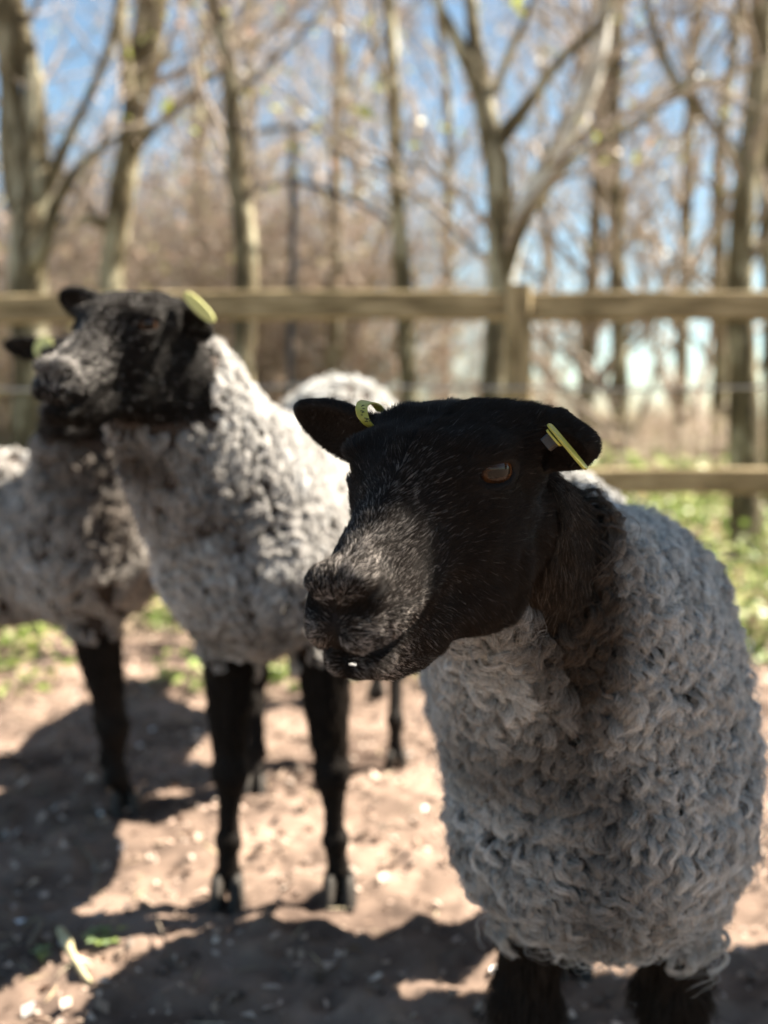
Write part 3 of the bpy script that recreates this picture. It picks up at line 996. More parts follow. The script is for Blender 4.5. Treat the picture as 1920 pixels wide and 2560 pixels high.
def flakes(n, xr, yr, size, flat, zoff, seed_keep=None, tilt=.5, aspect=1.6):
    """n small bent flakes (two triangles folded along the middle, as one 6-vertex leaf of 2 quads)"""
    x = rng.uniform(*xr, n); y = rng.uniform(*yr, n)
    if seed_keep is not None:
        k = seed_keep(x, y); x, y = x[k], y[k]; n = len(x)
    z = gz1(x, y)
    c = np.stack([x, y, z + zoff(n)], -1)
    a = rng.random(n) * 2 * math.pi
    u = np.stack([np.cos(a), np.sin(a), rng.normal(size=n) * tilt], -1); u = unit(u)
    nn = unit(np.stack([rng.normal(size=n) * tilt, rng.normal(size=n) * tilt, np.ones(n) * flat], -1))
    v = unit(np.cross(nn, u)); nn = np.cross(u, v)
    s = size(n)[:, None]
    r = lambda: (.75 + .5 * rng.random((n, 1)))
    fold = rng.uniform(-.3, .5, (n, 1))
    pts = [c - u * s * aspect * .5, c - u * s * .1 * r() + v * s * .5 * r() + nn * s * fold, c + u * s * aspect * .5 * r(),
           c - u * s * .1 - v * s * .5 * r() + nn * s * fold]
    V = np.stack(pts, 1).reshape(-1, 3)
    q = np.arange(n)[:, None] * 4 + np.array([[0, 1, 2, 3]])
    return V, np.concatenate([q[:, [0, 1, 2]], q[:, [0, 2, 3]]]), n


M_flake = attr_mat('litter', rough=.75, spec=.3)
M_leaf = attr_mat('leaf', rough=.45, spec=.45, trans=.35)


def rand_cols(n, palette, per=4, var=.25):
    p = np.array(palette)[rng.integers(0, len(palette), n)] * (1 + var * rng.normal(size=(n, 1))).clip(.4, 1.8)
    return np.repeat(p, per, 0)


V, T_, n = flakes(30000, (-1.8, 2.1), (1.25, 5.4), lambda n: .003 + .018 * rng.random(n) ** 4, 1.6, lambda n: .002 + .004 * rng.random(n))
o_ = mesh_np('leaf_litter', V, T_, M_flake, smooth=False, cols=rand_cols(n, [(.34, .25, .19), (.22, .15, .11), (.50, .40, .33), (.11, .075, .055), (.40, .29, .23)]))
tag(o_, 'dry leaf crumbs and wood chips strewn over the trodden earth', kind='stuff')
V, T_, n = flakes(130, (-1.4, 1.6), (1.3, 4.5), lambda n: .007 + .012 * rng.random(n), 1.2, lambda n: .004 + .006 * rng.random(n))
o_ = mesh_np('pale_chips', V, T_, M_flake, smooth=False, cols=rand_cols(n, [(.70, .66, .62), (.6, .52, .45), (.75, .73, .72)]))
tag(o_, 'scattered pale chips and wool wisps lying on the brown earth', kind='stuff')

V, T_, n = flakes(900, (-1.6, 1.9), (1.3, 4.8), lambda n: .0018 + .0015 * rng.random(n), 1.6, lambda n: .003 + .004 * rng.random(n), tilt=.15, aspect=22)
o_ = mesh_np('straw_bits', V, T_, M_flake, smooth=False, cols=rand_cols(n, [(.50, .40, .24), (.38, .29, .18), (.24, .17, .12), (.58, .50, .34)]))
tag(o_, 'thin bits of straw and stems trodden into the earth', kind='stuff')
# green ground cover beyond the pen
def keep_g(x, y):
    P = np.stack([x, y, 0 * x], -1)
    thr = -.16 - .5 * np.clip((y - 4.0) / 2, 0, 1) + .5 * np.clip((3.35 - y) / .3, 0, 1)
    return vnoise(P, 1.7, 21) + .4 * vnoise(P, 5, 22) > thr


V, T_, n = flakes(70000, (-4, 5), (3.2, 10), lambda n: .018 + .03 * rng.random(n), .9, lambda n: .01 + .22 * rng.random(n) ** 2, keep_g, tilt=.6, aspect=1.3)
o_ = mesh_np('undergrowth', V, T_, M_leaf, smooth=False, cols=rand_cols(n, [(.24, .33, .08), (.33, .40, .12), (.16, .23, .06), (.45, .48, .22), (.36, .27, .18)]))
tag(o_, 'low green leafy undergrowth in sun and shade behind the rail fence', kind='stuff')
V, T_, n = flakes(26000, (-9, 9), (5, 19), lambda n: .03 + .05 * rng.random(n), .9, lambda n: .01 + .10 * rng.random(n), lambda x, y: (x / y < .12) | (rng.random(len(x)) < .2), tilt=.6, aspect=1.3)
o_ = mesh_np('fallen_leaves', V, T_, M_leaf, smooth=False, cols=rand_cols(n, [(.40, .27, .20), (.33, .22, .16), (.5, .38, .30), (.22, .14, .10), (.25, .26, .10)]))
tag(o_, 'brown fallen leaves covering the slope behind the fence', kind='stuff')

V, T_, n = flakes(30000, (.4, 9), (7, 22), lambda n: .04 + .07 * rng.random(n), .9, lambda n: .01 + .35 * rng.random(n) ** 2, None, tilt=.6, aspect=1.3)
o_ = mesh_np('meadow_plants', V, T_, M_leaf, smooth=False, cols=rand_cols(n, [(.24, .33, .08), (.36, .42, .14), (.16, .23, .06), (.50, .50, .26), (.40, .32, .22)]))
tag(o_, 'rough green and straw coloured meadow plants beyond the right half of the fence', kind='stuff')

# ------------------------------------------------------------------ fence
M_wood = noise_mat('weathered_fence_wood', (.085, .060, .028), (.46, .36, .21), scale=5, rough=.85, bump=.4, stretch=(1, 6, 6), c3=(.27, .205, .11), dist=.004)
M_post = noise_mat('weathered_post_wood', (.085, .060, .028), (.46, .36, .21), scale=5, rough=.85, bump=.4, stretch=(6, 6, 1), c3=(.27, .205, .11), dist=.004)
M_wire = noise_mat('galvanised_wire', (.35, .34, .34), (.55, .54, .53), scale=30, rough=.4, bump=0)
M_wire.node_tree.nodes['Principled BSDF'].inputs['Metallic'].default_value = .7


def bar(name, a, b, wy, hz, mat, parent, nseg=10, bow=.006, up=(0, 0, 1)):
    """timber bar from a to b with chamfered edges and a slight bow"""
    a, b = np.asarray(a, float), np.asarray(b, float)
    ax = unit(b - a); up = unit(np.asarray(up, float) - (np.asarray(up, float) @ ax) * ax); sd_ = np.cross(ax, up)
    c = min(wy, hz) * .14
    prof = [(-wy / 2 + c, -hz / 2), (wy / 2 - c, -hz / 2), (wy / 2, -hz / 2 + c), (wy / 2, hz / 2 - c), (wy / 2 - c, hz / 2), (-wy / 2 + c, hz / 2), (-wy / 2, hz / 2 - c), (-wy / 2, -hz / 2 + c)]
    V, Q = [], []
    for i in range(nseg + 1):
        t = i / nseg
        p = a + (b - a) * t + up * bow * math.sin(t * 5 + a[0]) + sd_ * bow * .5 * math.sin(t * 7)
        k = 1 + .03 * math.sin(t * 23 + a[0] * 9)
        for u, v in prof: V.append(p + sd_ * u * k + up * v * k)
    for i in range(nseg):
        for j in range(8):
            Q.append((i * 8 + j, (i + 1) * 8 + j, (i + 1) * 8 + (j + 1) % 8, i * 8 + (j + 1) % 8))
    for e in (0, nseg * 8):
        for q in ((0, 1, 2, 3), (0, 3, 4, 7), (4, 5, 6, 7)): Q.append(tuple(e + k for k in (q if e else q[::-1])))
    return mesh_np(name, V, np.array(Q), mat, parent, smooth=False)


def tube(P, R, sides=6):
    """tubes: P (n,m,3), R (n,m) -> verts, quads"""
    n, m = P.shape[:2]
    T = np.gradient(P, axis=1); T = unit(T)
    ref = np.where(np.abs(T[:, :1, 2:3]) > .8, np.array([1.0, 0, 0]), np.array([0, 0, 1.0]))
    B = unit(np.cross(T, np.broadcast_to(ref, T.shape))); N_ = np.cross(B, T)
    a = np.linspace(0, 2 * math.pi, sides, endpoint=False)
    V = P[:, :, None, :] + R[:, :, None, None] * (np.cos(a)[None, None, :, None] * B[:, :, None, :] + np.sin(a)[None, None, :, None] * N_[:, :, None, :])
    i = (np.arange(n)[:, None, None] * m + np.arange(m - 1)[None, :, None]) * sides
    j = np.arange(sides)[None, None, :]; j2 = (j + 1) % sides
    Q = np.stack([i + j, i + j2, i + sides + j2, i + sides + j], -1).reshape(-1, 4)
    return V.reshape(-1, 3), Q


FY = 4.02
fence = empty('rail_fence', (.44, FY, 0), 'weathered wooden post and rail fence with plain wires behind the sheep', 'fence')
pxs = [-1.46, .445, 2.35]
for x in pxs:
    bar('post', (x, FY, -.05), (x, FY, 1.20 + .01 * math.sin(x * 9)), .085, .085, M_post, fence, bow=.003, up=(0, 1, 0))
for x0, x1 in zip(pxs, pxs[1:]):
    bar('rail', (x0 + .045, FY - .005, 1.115), (x1 - .045, FY - .005, 1.125), .042, .094, M_wood, fence)
    bar('rail', (x0 + .045, FY - .005, .535), (x1 - .045, FY - .005, .548), .042, .086, M_wood, fence)
for z in (.86, .30):
    x = np.linspace(-1.6, 2.5, 40)
    P = np.stack([x, np.full(40, FY - .05), z - .012 * np.abs(np.sin(x * 1.6)) + .004 * rng.normal(size=40)], -1)[None]
    V, Q = tube(P, np.full((1, 40), .0050), 5)
    mesh_np('wire', V, Q, M_wire, fence)

# ------------------------------------------------------------------ trees
M_bark = noise_mat('olive_brown_bark', (.036, .026, .015), (.55, .50, .36), scale=5, rough=.9, bump=.8, stretch=(2, 2, .6), c3=(.14, .11, .062), dist=.02)
M_birch = noise_mat('pale_birch_bark', (.28, .25, .22), (.78, .76, .70), scale=4, rough=.7, bump=.3, c3=(.68, .65, .60), dist=.01)
M_twig = noise_mat('twig_bark', (.16, .115, .085), (.54, .44, .36), scale=4, rough=.75, bump=0, spec=.4)


def path(pts, m):
    """resample hand-placed (x, y, D, r) pixels into m points in space with radii"""
    W_ = np.array([[*px(x, y, D), r * D / F] for x, y, D, r in pts])
    d = np.r_[0, np.cumsum(np.linalg.norm(np.diff(W_[:, :3], axis=0), axis=1))]
    t = np.linspace(0, d[-1], m)
    out = np.stack([np.interp(t, d, W_[:, k]) for k in range(4)], -1)
    k = np.array([.25, .5, .25])
    for _ in range(2): out[1:-1] = out[:-2] * .25 + out[1:-1] * .5 + out[2:] * .25
    wob = vnoise3(out[:, :3], 1.7, 5) * .03 + vnoise3(out[:, :3], 5, 6) * .010
    out[1:, :3] += wob[1:]
    out[:, 3] *= 1 + .12 * vnoise(out[:, :3], 4, 9)
    return out


def grow(P, R, n, m, L, spread, upw, rfrac, seed, tmin=.25, wob=.35, rmin=.0012):
    """n child branches on the polylines P (k,mp,3) with radii R"""
    k, mp = P.shape[:2]
    wgt = np.linalg.norm(P[:, -1] - P[:, 0], axis=1); wgt = wgt / wgt.sum()
    par = rng.choice(k, n, p=wgt)
    t = (tmin + (1 - tmin) * rng.random(n)) * (mp - 1) * .999
    i = t.astype(int); f = (t - i)[:, None]
    p0 = P[par, i] * (1 - f) + P[par, i + 1] * f
    r0 = R[par, i] * (1 - f[:, 0]) + R[par, i + 1] * f[:, 0]
    tg = unit(P[par, i + 1] - P[par, i])
    rd = rng.normal(size=(n, 3)); rd = unit(rd - (rd * tg).sum(-1, keepdims=True) * tg)
    d = unit(tg * math.cos(spread) + rd * math.sin(spread) + np.array([0, 0, upw]))
    ln = L * (.5 + rng.random(n)) / (m - 1)
    out = np.zeros((n, m, 3)); out[:, 0] = p0
    for s_ in range(1, m):
        d = unit(d + wob * rng.normal(size=(n, 3)) * .5 + np.array([0, 0, upw * .25]))
        out[:, s_] = out[:, s_ - 1] + d * ln[:, None]
    rr = np.maximum(r0 * rfrac, rmin)[:, None] * np.linspace(1, .35, m)[None, :]
    return out, np.maximum(rr, rmin * .6)


def merge(parts):
    Vs, Qs, o_ = [], [], 0
    for V, Q in parts:
        Vs.append(V); Qs.append(Q + o_); o_ += len(V)
    return np.concatenate(Vs), np.concatenate(Qs)


M_bud = attr_mat('bud_leaf', rough=.5, spec=.5, trans=.3)


def crown_leaves(P, n, size, palette, name, parent):
    k = rng.integers(0, len(P), n); j = rng.integers(1, P.shape[1], n)
    c = P[k, j] + rng.normal(size=(n, 3)) * .02
    u = unit(rng.normal(size=(n, 3))); v = unit(np.cross(u, rng.normal(size=(n, 3))))
    s = (size * (.5 + rng.random(n)))[:, None]
    V = np.stack([c - u * s, c + v * s * .6, c + u * s, c - v * s * .6], 1).reshape(-1, 3)
    q = np.arange(n)[:, None] * 4
    return tag(mesh_np(name, V, np.concatenate([q + np.array([[0, 1, 2]]), q + np.array([[0, 2, 3]])]), M_bud, parent, smooth=False, cols=rand_cols(n, palette)), kind='stuff')


def tree(label, base, limbs, mat, group=None, nb=(12, 60, 300), L=(1.3, .6, .28), leaves=520, pal=((.42, .46, .08), (.55, .42, .30), (.6, .58, .25), (.70, .66, .58)), cat='tree', name='bare_tree'):
    root = empty(name, base, label, cat, group)
    parts, Ps = [], []
    for l in limbs:
        w_ = path(l, 22)
        parts.append(tube(w_[None, :, :3], w_[None, :, 3], 12)); Ps.append(w_)
    V, Q = merge(parts)
    mesh_np('trunk', V, Q, mat, root)
    P = np.stack([w_[:, :3] for w_ in Ps]); R = np.stack([w_[:, 3] for w_ in Ps])
    P1, R1 = grow(P, R, nb[0], 8, L[0], .9, .18, .32, 1, tmin=.45)
    P2, R2 = grow(P1, R1, nb[1], 6, L[1], .8, .12, .55, 2)
    P3, R3 = grow(P2, R2, nb[2], 4, L[2], .7, .10, .6, 3, rmin=.0018)
    V, Q = merge([tube(P1, R1, 6), tube(P2, R2, 4), tube(P3, R3, 3)])
    mesh_np('crown', V, Q, M_twig, root)
    if leaves:
        crown_leaves(P3, leaves, .016, pal, 'leaf_buds', root)
        crown_leaves(P3, leaves // 7, .034, ((.50, .56, .08), (.60, .62, .16), (.82, .80, .72), (.62, .40, .30)), 'young_leaves_and_glints', root)  # the pale cream ones are added for bright blurred highlight spots
    return root


def gb(x, D):
    """trunk foot under pixel column x at depth D"""
    p = px(x, 1040, D); return (p[0], p[1], float(gz1(p[0], p[1])[0]))


def foot(x, D, r):
    y = 1040 + (.76 + .06) * F / D
    return (x, y, D, r)


tree('large olive barked tree at the left edge forking into a sunlit pale limb', gb(80, 6), [
    [foot(88, 6, 56), (85, 1000, 6, 48), (76, 700, 6, 46), (72, 560, 6, 50), (75, 470, 6, 48), (100, 410, 6, 34), (92, 300, 6, 30), (62, 150, 6, 28), (30, 0, 6, 26), (0, -250, 6.1, 22)],
    [(55, 520, 6, 40), (30, 420, 6, 34), (22, 280, 6, 30), (8, 120, 6, 28), (-40, -150, 6, 24)],
    [(95, 520, 6, 24), (160, 415, 5.95, 15), (212, 290, 5.9, 12), (256, 170, 5.9, 12), (285, 60, 5.9, 11), (310, -120, 5.9, 9)],
    [(70, 680, 5.95, 26), (110, 625, 5.9, 22), (148, 500, 5.85, 16), (220, 400, 5.8, 10), (330, 330, 5.8, 7)],
], M_bark, nb=(8, 40, 150), leaves=120)
tree('thick brown tree second from the left, widening above a low fork', gb(272, 6.6), [
    [foot(268, 6.6, 40), (275, 1000, 6.6, 34), (280, 700, 6.6, 32), (284, 520, 6.6, 31), (308, 390, 6.6, 32), (335, 250, 6.6, 36), (355, 120, 6.6, 40), (380, 0, 6.6, 40), (400, -250, 6.6, 34)],
    [(305, 430, 6.5, 20), (312, 250, 6.4, 16), (300, 100, 6.4, 14), (305, -100, 6.4, 12)],
    [(330, 370, 6.5, 16), (400, 312, 6.4, 10), (470, 250, 6.3, 7), (560, 170, 6.3, 5)],
    [(275, 560, 6.6, 16), (200, 545, 6.5, 10), (130, 560, 6.5, 8), (60, 590, 6.5, 6)],
], M_bark, nb=(8, 40, 150), leaves=120)
tree('slender tree left of centre with a strongly sunlit right side and crooked top', gb(606, 5.5), [
    [foot(612, 5.5, 36), (608, 1000, 5.5, 32), (604, 700, 5.5, 30), (590, 500, 5.5, 28), (574, 350, 5.5, 25), (560, 210, 5.5, 23), (568, 100, 5.5, 21), (545, 40, 5.5, 18), (510, -60, 5.5, 17), (500, -300, 5.6, 13)],
    [(565, 240, 5.5, 10), (650, 170, 5.4, 6), (740, 90, 5.3, 5), (830, -20, 5.3, 4)],
], M_bark)
tree('narrow upright tree between the slender sunlit tree and the forked one', gb(1012, 6.2), [
    [foot(1035, 6.2, 26), (1022, 1000, 6.2, 24), (1010, 700, 6.2, 21), (996, 500, 6.2, 20), (985, 300, 6.2, 19), (976, 120, 6.2, 18), (962, -60, 6.2, 15), (950, -300, 6.3, 10)],
    [(985, 260, 6.2, 10), (940, 150, 6.1, 7), (930, 20, 6.1, 6), (900, -120, 6.1, 4)],
], M_bark)
tree('brown tree just left of the fence post, forking into three wide limbs', gb(1240, 5.2), [
    [foot(1236, 5.2, 38), (1240, 1000, 5.2, 34), (1240, 700, 5.2, 31), (1246, 450, 5.2, 33), (1240, 350, 5.2, 34), (1200, 200, 5.2, 27), (1150, 110, 5.2, 18), (1095, 45, 5.2, 13), (1050, -120, 5.2, 9)],
    [(1205, 215, 5.2, 22), (1178, 80, 5.2, 18), (1168, -60, 5.2, 15), (1150, -260, 5.2, 10)],
    [(1245, 350, 5.2, 24), (1330, 240, 5.15, 15), (1372, 170, 5.1, 14), (1430, 105, 5.1, 12), (1500, 42, 5.1, 11), (1540, -100, 5.1, 9)],
    [(1235, 230, 5.2, 12), (1262, 140, 5.1, 10), (1300, 70, 5.1, 9), (1340, -40, 5.1, 7)],
    [(1242, 720, 5.2, 20), (1300, 560, 5.15, 12), (1370, 450, 5.1, 10), (1450, 365, 5.1, 10), (1560, 320, 5.1, 9), (1650, 255, 5.1, 8), (1770, 150, 5.1, 7), (1870, 10, 5.1, 5)],
], M_bark)
tree('leaning white barked birch glowing in the sun right of the fork', gb(1275, 6.4), [
    [foot(1262, 6.4, 26), (1268, 900, 6.4, 24), (1272, 700, 6.4, 23), (1290, 560, 6.4, 24), (1318, 470, 6.4, 24), (1385, 385, 6.4, 22), (1450, 310, 6.4, 25), (1472, 200, 6.4, 25), (1505, 80, 6.4, 20), (1520, -120, 6.4, 15)],
], M_birch, nb=(10, 90, 500), leaves=90)
tree('dark tree at the right edge with a sunlit limb reaching back left', gb(1858, 5.6), [
    [foot(1862, 5.6, 48), (1856, 1000, 5.6, 40), (1850, 700, 5.6, 34), (1850, 500, 5.6, 31), (1872, 380, 5.6, 32), (1902, 230, 5.6, 28), (1916, 0, 5.6, 28), (1930, -250, 5.6, 24)],
    [(1860, 420, 5.6, 14), (1775, 310, 5.55, 10), (1690, 215, 5.5, 12), (1652, 120, 5.5, 11), (1615, 0, 5.5, 9), (1580, -160, 5.5, 6)],
], M_bark)
tree('second dark tree at the right edge, half out of the picture', gb(1950, 6.3), [
    [foot(1950, 6.3, 42), (1940, 900, 6.3, 34), (1930, 500, 6.3, 32), (1940, 100, 6.3, 28), (1950, -250, 6.3, 22)],
], M_bark)

# unseen tree added out of view, so that its trunk shades the near sheep
ST = A3([1.80, 1.66, 0])
bt = empty('shade_tree', ST, 'massive unseen tree added out of view to the right to shade the nearest sheep', 'tree')
tp = np.array([[*ST, .46], [1.80, 1.66, .25, .42], [1.82, 1.67, 1.2, .40], [1.86, 1.70, 2.2, .38], [1.92, 1.76, 3.2, .34], [2.3, 1.6, 7.0, .25]])
wv = np.stack([np.interp(np.linspace(0, 5, 22), np.arange(6), tp[:, k]) for k in range(4)], -1)
V, Q = tube(wv[None, :, :3], wv[None, :, 3], 20)
V = V + vnoise3(V, 3, 2) * .04
mesh_np('trunk', V, Q, M_bark, bt)
PA, RA = grow(wv[None, :, :3], wv[None, :, 3], 5, 10, 2.2, .7, .6, .34, 5, tmin=.95)
PB, RB = grow(PA, RA, 36, 8, 1.2, .8, .1, .5, 6)
PC, RC = grow(PB, RB, 220, 5, .5, .8, .1, .5, 7)
V, Q = merge([tube(PA, RA, 8), tube(PB, RB, 5), tube(PC, RC, 3)])
mesh_np('crown', V, Q, M_twig, bt)

# thicket of thinner trees farther back; four shapes, copied
protos = []
for k in range(4):
    h_ = 7.5 + k
    ax_ = np.array([[.0, 0, -.1, .075], [.05, .02, 1.2, .065], [.15 * math.sin(k), .05, 3, .05], [.3 * math.cos(k), .1, 5, .035], [.35 * math.cos(k), .0, h_, .012]])
    wv = np.stack([np.interp(np.linspace(0, 4, 24), np.arange(5), ax_[:, j]) for j in range(4)], -1)
    V, Q = tube(wv[None, :, :3], wv[None, :, 3], 8)
    me_o = mesh_np('trunk', V, Q, M_bark)
    P1, R1 = grow(wv[None, :, :3], wv[None, :, 3], 36, 8, 1.6, .95, .30, .40, 1, tmin=.08)
    P2, R2 = grow(P1, R1, 230, 6, .75, .7, .12, .55, 2, rmin=.003)
    P3, R3 = grow(P2, R2, 500, 4, .42, .6, .10, .6, 3, rmin=.0028)
    V, Q = merge([tube(P1, R1, 5), tube(P2, R2, 3), tube(P3, R3, 3)])
    cr_o = mesh_np('crown', V, Q, M_twig)
    lf_o = crown_leaves(P3, 500, .022, [(.45, .30, .22), (.38, .24, .17), (.55, .48, .38), (.34, .36, .10)], 'leaf_buds', None)
    protos.append((me_o, cr_o, lf_o))
spots = []
for i in range(10):
    D = 9.5 + rng.random() * .8
    x = [500, 655, 830, 905, 1120, 1450, 1560, 1700, 1790, 1385, 1640][i]; D = [11, 14, 10, 16, 13, 9.2, 8.6, 11, 9.4, 15, 17][i]
    spots.append((x, D))
kinds_ = ['grey brown', 'reddish brown', 'dull brown', 'pale brown']
for i, (x, D) in enumerate(spots):
    p = px(x, 1040, D); b_ = A3([p[0], p[1], float(gz1(p[0], p[1])[0])])
    r_ = empty('thicket_tree', b_, 'thin bare tree with many fine twigs in the blurred thicket behind the fence', 'tree', 'bare trees of the far thicket')
    for ob in protos[i % 4]:
        c = ob if i < 4 else ob.copy()
        if i >= 4: C.objects.link(c)
        c.parent = r_
    r_.rotation_euler[2] = i * 2.4
    r_.scale = (1.0, 1.0, .8 + .5 * rng.random())

# dense brown brushwood on the slope: two shapes, copied
bprotos = []
for k in range(2):
    n0 = 46
    a_ = rng.random(n0) * 2 * math.pi
    st = np.zeros((n0, 10, 3)); d_ = unit(np.stack([np.cos(a_) * .34, np.sin(a_) * .34, np.ones(n0)], -1))
    st[:, 0] = np.stack([np.cos(a_) * .25, np.sin(a_) * .25, np.full(n0, -.1)], -1)
    for q in range(1, 10):
        d_ = unit(d_ + .16 * rng.normal(size=(n0, 3)) + A3([0, 0, .03])); st[:, q] = st[:, q - 1] + d_ * (.24 + .12 * rng.random((n0, 1)))
    Rs = np.linspace(.014, .005, 10)[None, :] * (.7 + .8 * rng.random((n0, 1)))
    P2, R2 = grow(st, Rs, 330, 6, .9, .6, .15, .5, 2, rmin=.003)
    P3, R3 = grow(P2, R2, 1500, 4, .40, .7, .05, .6, 3, rmin=.0026)
    V, Q = merge([tube(st, Rs, 5), tube(P2, R2, 3), tube(P3, R3, 3)])
    a1 = tag(mesh_np('stems', V, Q, M_twig), kind='stuff')
    a2 = crown_leaves(P3, 2200, .026, [(.55, .38, .29), (.42, .29, .22), (.62, .52, .44), (.34, .24, .18), (.45, .43, .18)], 'dry_leaves', None)
    bprotos.append((a1, a2))
for i in range(11):
    x = [-80, 120, 330, 520, 700, 880, 1040, 20, 230, 430, 610, 800, 960, 1120, 300][i]; D = 9.0 + (i % 7) * .45 + (2.8 if i > 6 else 0)
    p = px(x, 1040, D)
    r_ = empty('thicket_bush', A3([p[0], p[1], float(gz1(p[0], p[1])[0])]), 'tall leafless brown bush in the blurred brushwood on the slope behind the fence', 'bush', 'brown bushes on the slope')
    for ob in bprotos[i % 2]:
        c = ob if i < 2 else ob.copy()
        if i >= 2: C.objects.link(c)
        c.parent = r_
    r_.rotation_euler[2] = i * 1.9
    r_.scale = (1.0, 1.0, [.72, .6, .84, .68, .76, .7, .56][i % 7])

# more bushes along the field edge on the right, low and loose
for i in range(7):
    x = [1180, 1320, 1450, 1580, 1700, 1840, 1990][i]; D = 8.2 + (i * 5 % 7) * .9
    p = px(x, 1040, D)
    r_ = empty('thicket_bush', A3([p[0], p[1], float(gz1(p[0], p[1])[0])]), 'low loose leafless bush at the field edge behind the right fence rails', 'bush', 'low bushes at the field edge')
    for ob in bprotos[i % 2]:
        c = ob.copy(); C.objects.link(c); c.parent = r_
    r_.rotation_euler[2] = i * 2.3
    r_.scale = (.8, .8, .22 + .06 * (i % 3))

# tall dark pole with arched rails behind the fence
M_dark = noise_mat('dark_painted_steel', (.035, .033, .036), (.08, .075, .08), scale=9, rough=.6, bump=.1)
pb = px(730, 1040, 8.0)
fr = empty('arched_frame', (pb[0], pb[1], float(gz1(pb[0], pb[1])[0])), 'dark upright pole carrying two shallow curved rails behind the fence', 'frame')
def rail_px(pts, nm):
    w_ = path(pts, 20); V, Q = tube(w_[None, :, :3], w_[None, :, 3], 8); return mesh_np(nm, V, Q, M_dark, fr)
rail_px([(730, 1330, 8, 10), (730, 900, 8, 10), (730, 600, 8, 10), (730, 318, 8, 10)], 'pole')
rail_px([(590, 352, 8, 6), (660, 328, 8, 6), (730, 322, 8, 6), (820, 340, 8, 6), (910, 372, 8, 6)], 'arched_rail')
rail_px([(600, 500, 8, 6), (660, 462, 8, 7), (740, 452, 8, 7), (830, 478, 8, 7), (930, 520, 8, 7), (990, 560, 8, 6)], 'arched_rail')


# ------------------------------------------------------------------ ear tags (parts of the animals that wear them)
M_tag = noise_mat('shaded_yellow_tag_plastic', (.30, .26, .035), (.40, .35, .06), scale=120, rough=.45, bump=.05, spec=.4)  # yellow darkened, the near sheep's shade put into the colour
M_tag2 = noise_mat('pale_yellow_tag_plastic', (.66, .64, .22), (.74, .72, .30), scale=60, rough=.4, bump=0, spec=.4)
M_grey = noise_mat('grey_tag_case', (.030, .027, .025), (.048, .043, .040), scale=150, rough=.5, bump=.1)
M_ink = noise_mat('dark_ink', (.02, .02, .015), (.03, .03, .02), scale=100, rough=.7, bump=0)


def ribbon(name, pts, wvec, th, mat, parent):
    """strip of thickness th along pts, as wide as wvec"""
    P = np.asarray(pts, float); wv = np.asarray(wvec, float)
    V, Q = [], []
    T = unit(np.gradient(P, axis=0)); N_ = unit(np.cross(T, unit(wv)))
    for p, n_ in zip(P, N_):
        V += [p - wv / 2 - n_ * th / 2, p + wv / 2 - n_ * th / 2, p + wv / 2 + n_ * th / 2, p - wv / 2 + n_ * th / 2]
    m = len(P)
    for i in range(m - 1):
        for j in range(4): Q.append((i * 4 + j, i * 4 + (j + 1) % 4, (i + 1) * 4 + (j + 1) % 4, (i + 1) * 4 + j))
    Q += [(0, 3, 2, 1), ((m - 1) * 4, (m - 1) * 4 + 1, (m - 1) * 4 + 2, (m - 1) * 4 + 3)]
    return mesh_np(name, V, np.array(Q), mat, parent, smooth=False)


def plate(name, c, ax, up, L, W_, th, mat, parent, n=20, power=2.6):
    """rounded plate: superellipse outline in the plane (ax, up)"""
    ax = unit(np.asarray(ax, float)); up = unit(np.asarray(up, float) - (np.asarray(up, float) @ ax) * ax); nn = np.cross(ax, up)
    V = []
    for z in (-th / 2, th / 2):
        for t in np.linspace(0, 2 * math.pi, n, endpoint=False):
            cx, sy = math.cos(t), math.sin(t)
            V.append(c + ax * L / 2 * np.sign(cx) * abs(cx) ** (2 / power) + up * W_ / 2 * np.sign(sy) * abs(sy) ** (2 / power) + nn * z)
    V += [c - nn * th / 2, c + nn * th / 2]
    T_ = []
    for i in range(n):
        j = (i + 1) % n
        T_ += [(i, j, n + j), (i, n + j, n + i), (2 * n, j, i), (2 * n + 1, n + i, n + j)]
    return mesh_np(name, V, np.array(T_), mat, parent, smooth=False)


ctl = [(935, 1070, .862), (921, 1062, .858), (908, 1046, .856), (903, 1026, .858), (905, 1010, .866), (918, 1003, .880), (940, 1010, .892), (955, 1030, .898)]
cp = np.array([px(*c) for c in ctl])
tt = np.linspace(0, len(cp) - 1, 26)
cp = np.stack([np.interp(tt, np.arange(len(cp)), cp[:, k]) for k in range(3)], -1)
for _ in range(2): cp[1:-1] = .25 * cp[:-2] + .5 * cp[1:-1] + .25 * cp[2:]
tg1 = ribbon('ear_tag', cp, px(930, 1030, .87) - px(901, 1024, .868), .0012, M_tag, sheep1)
for k, (y, tx, hh) in enumerate([(1016, 906, 5), (1022, 909, 3), (1027, 904, 6), (1033, 907, 4), (1038, 905, 2), (1045, 914, 7), (1050, 918, 6), (1054, 915, 5), (1052, 925, 6)]):
    a_, b_ = px(tx - 3, y, .8545), px(tx + hh, y + (k % 3 - 1) * 3, .8545)
    V, Q = tube(np.stack([a_, (a_ + b_) / 2 + A3([0, 0, .0003]), b_])[None], np.full((1, 3), .00032), 4)
    mesh_np('print_mark', V, Q, M_ink, tg1)
a_, b_ = px(1372, 1060, .792), px(1466, 1173, .784)
ax_ = unit(b_ - a_); view = unit((a_ + b_) / 2 - CAM)
side_ = unit(np.cross(ax_, view))
tg2 = plate('ear_tag', (a_ + b_) / 2, ax_, unit(view + side_ * .18), np.linalg.norm(b_ - a_), .014, .0014, M_tag, sheep1, power=5)
a2_, b2_ = px(1370, 1074, .789), px(1404, 1114, .787)
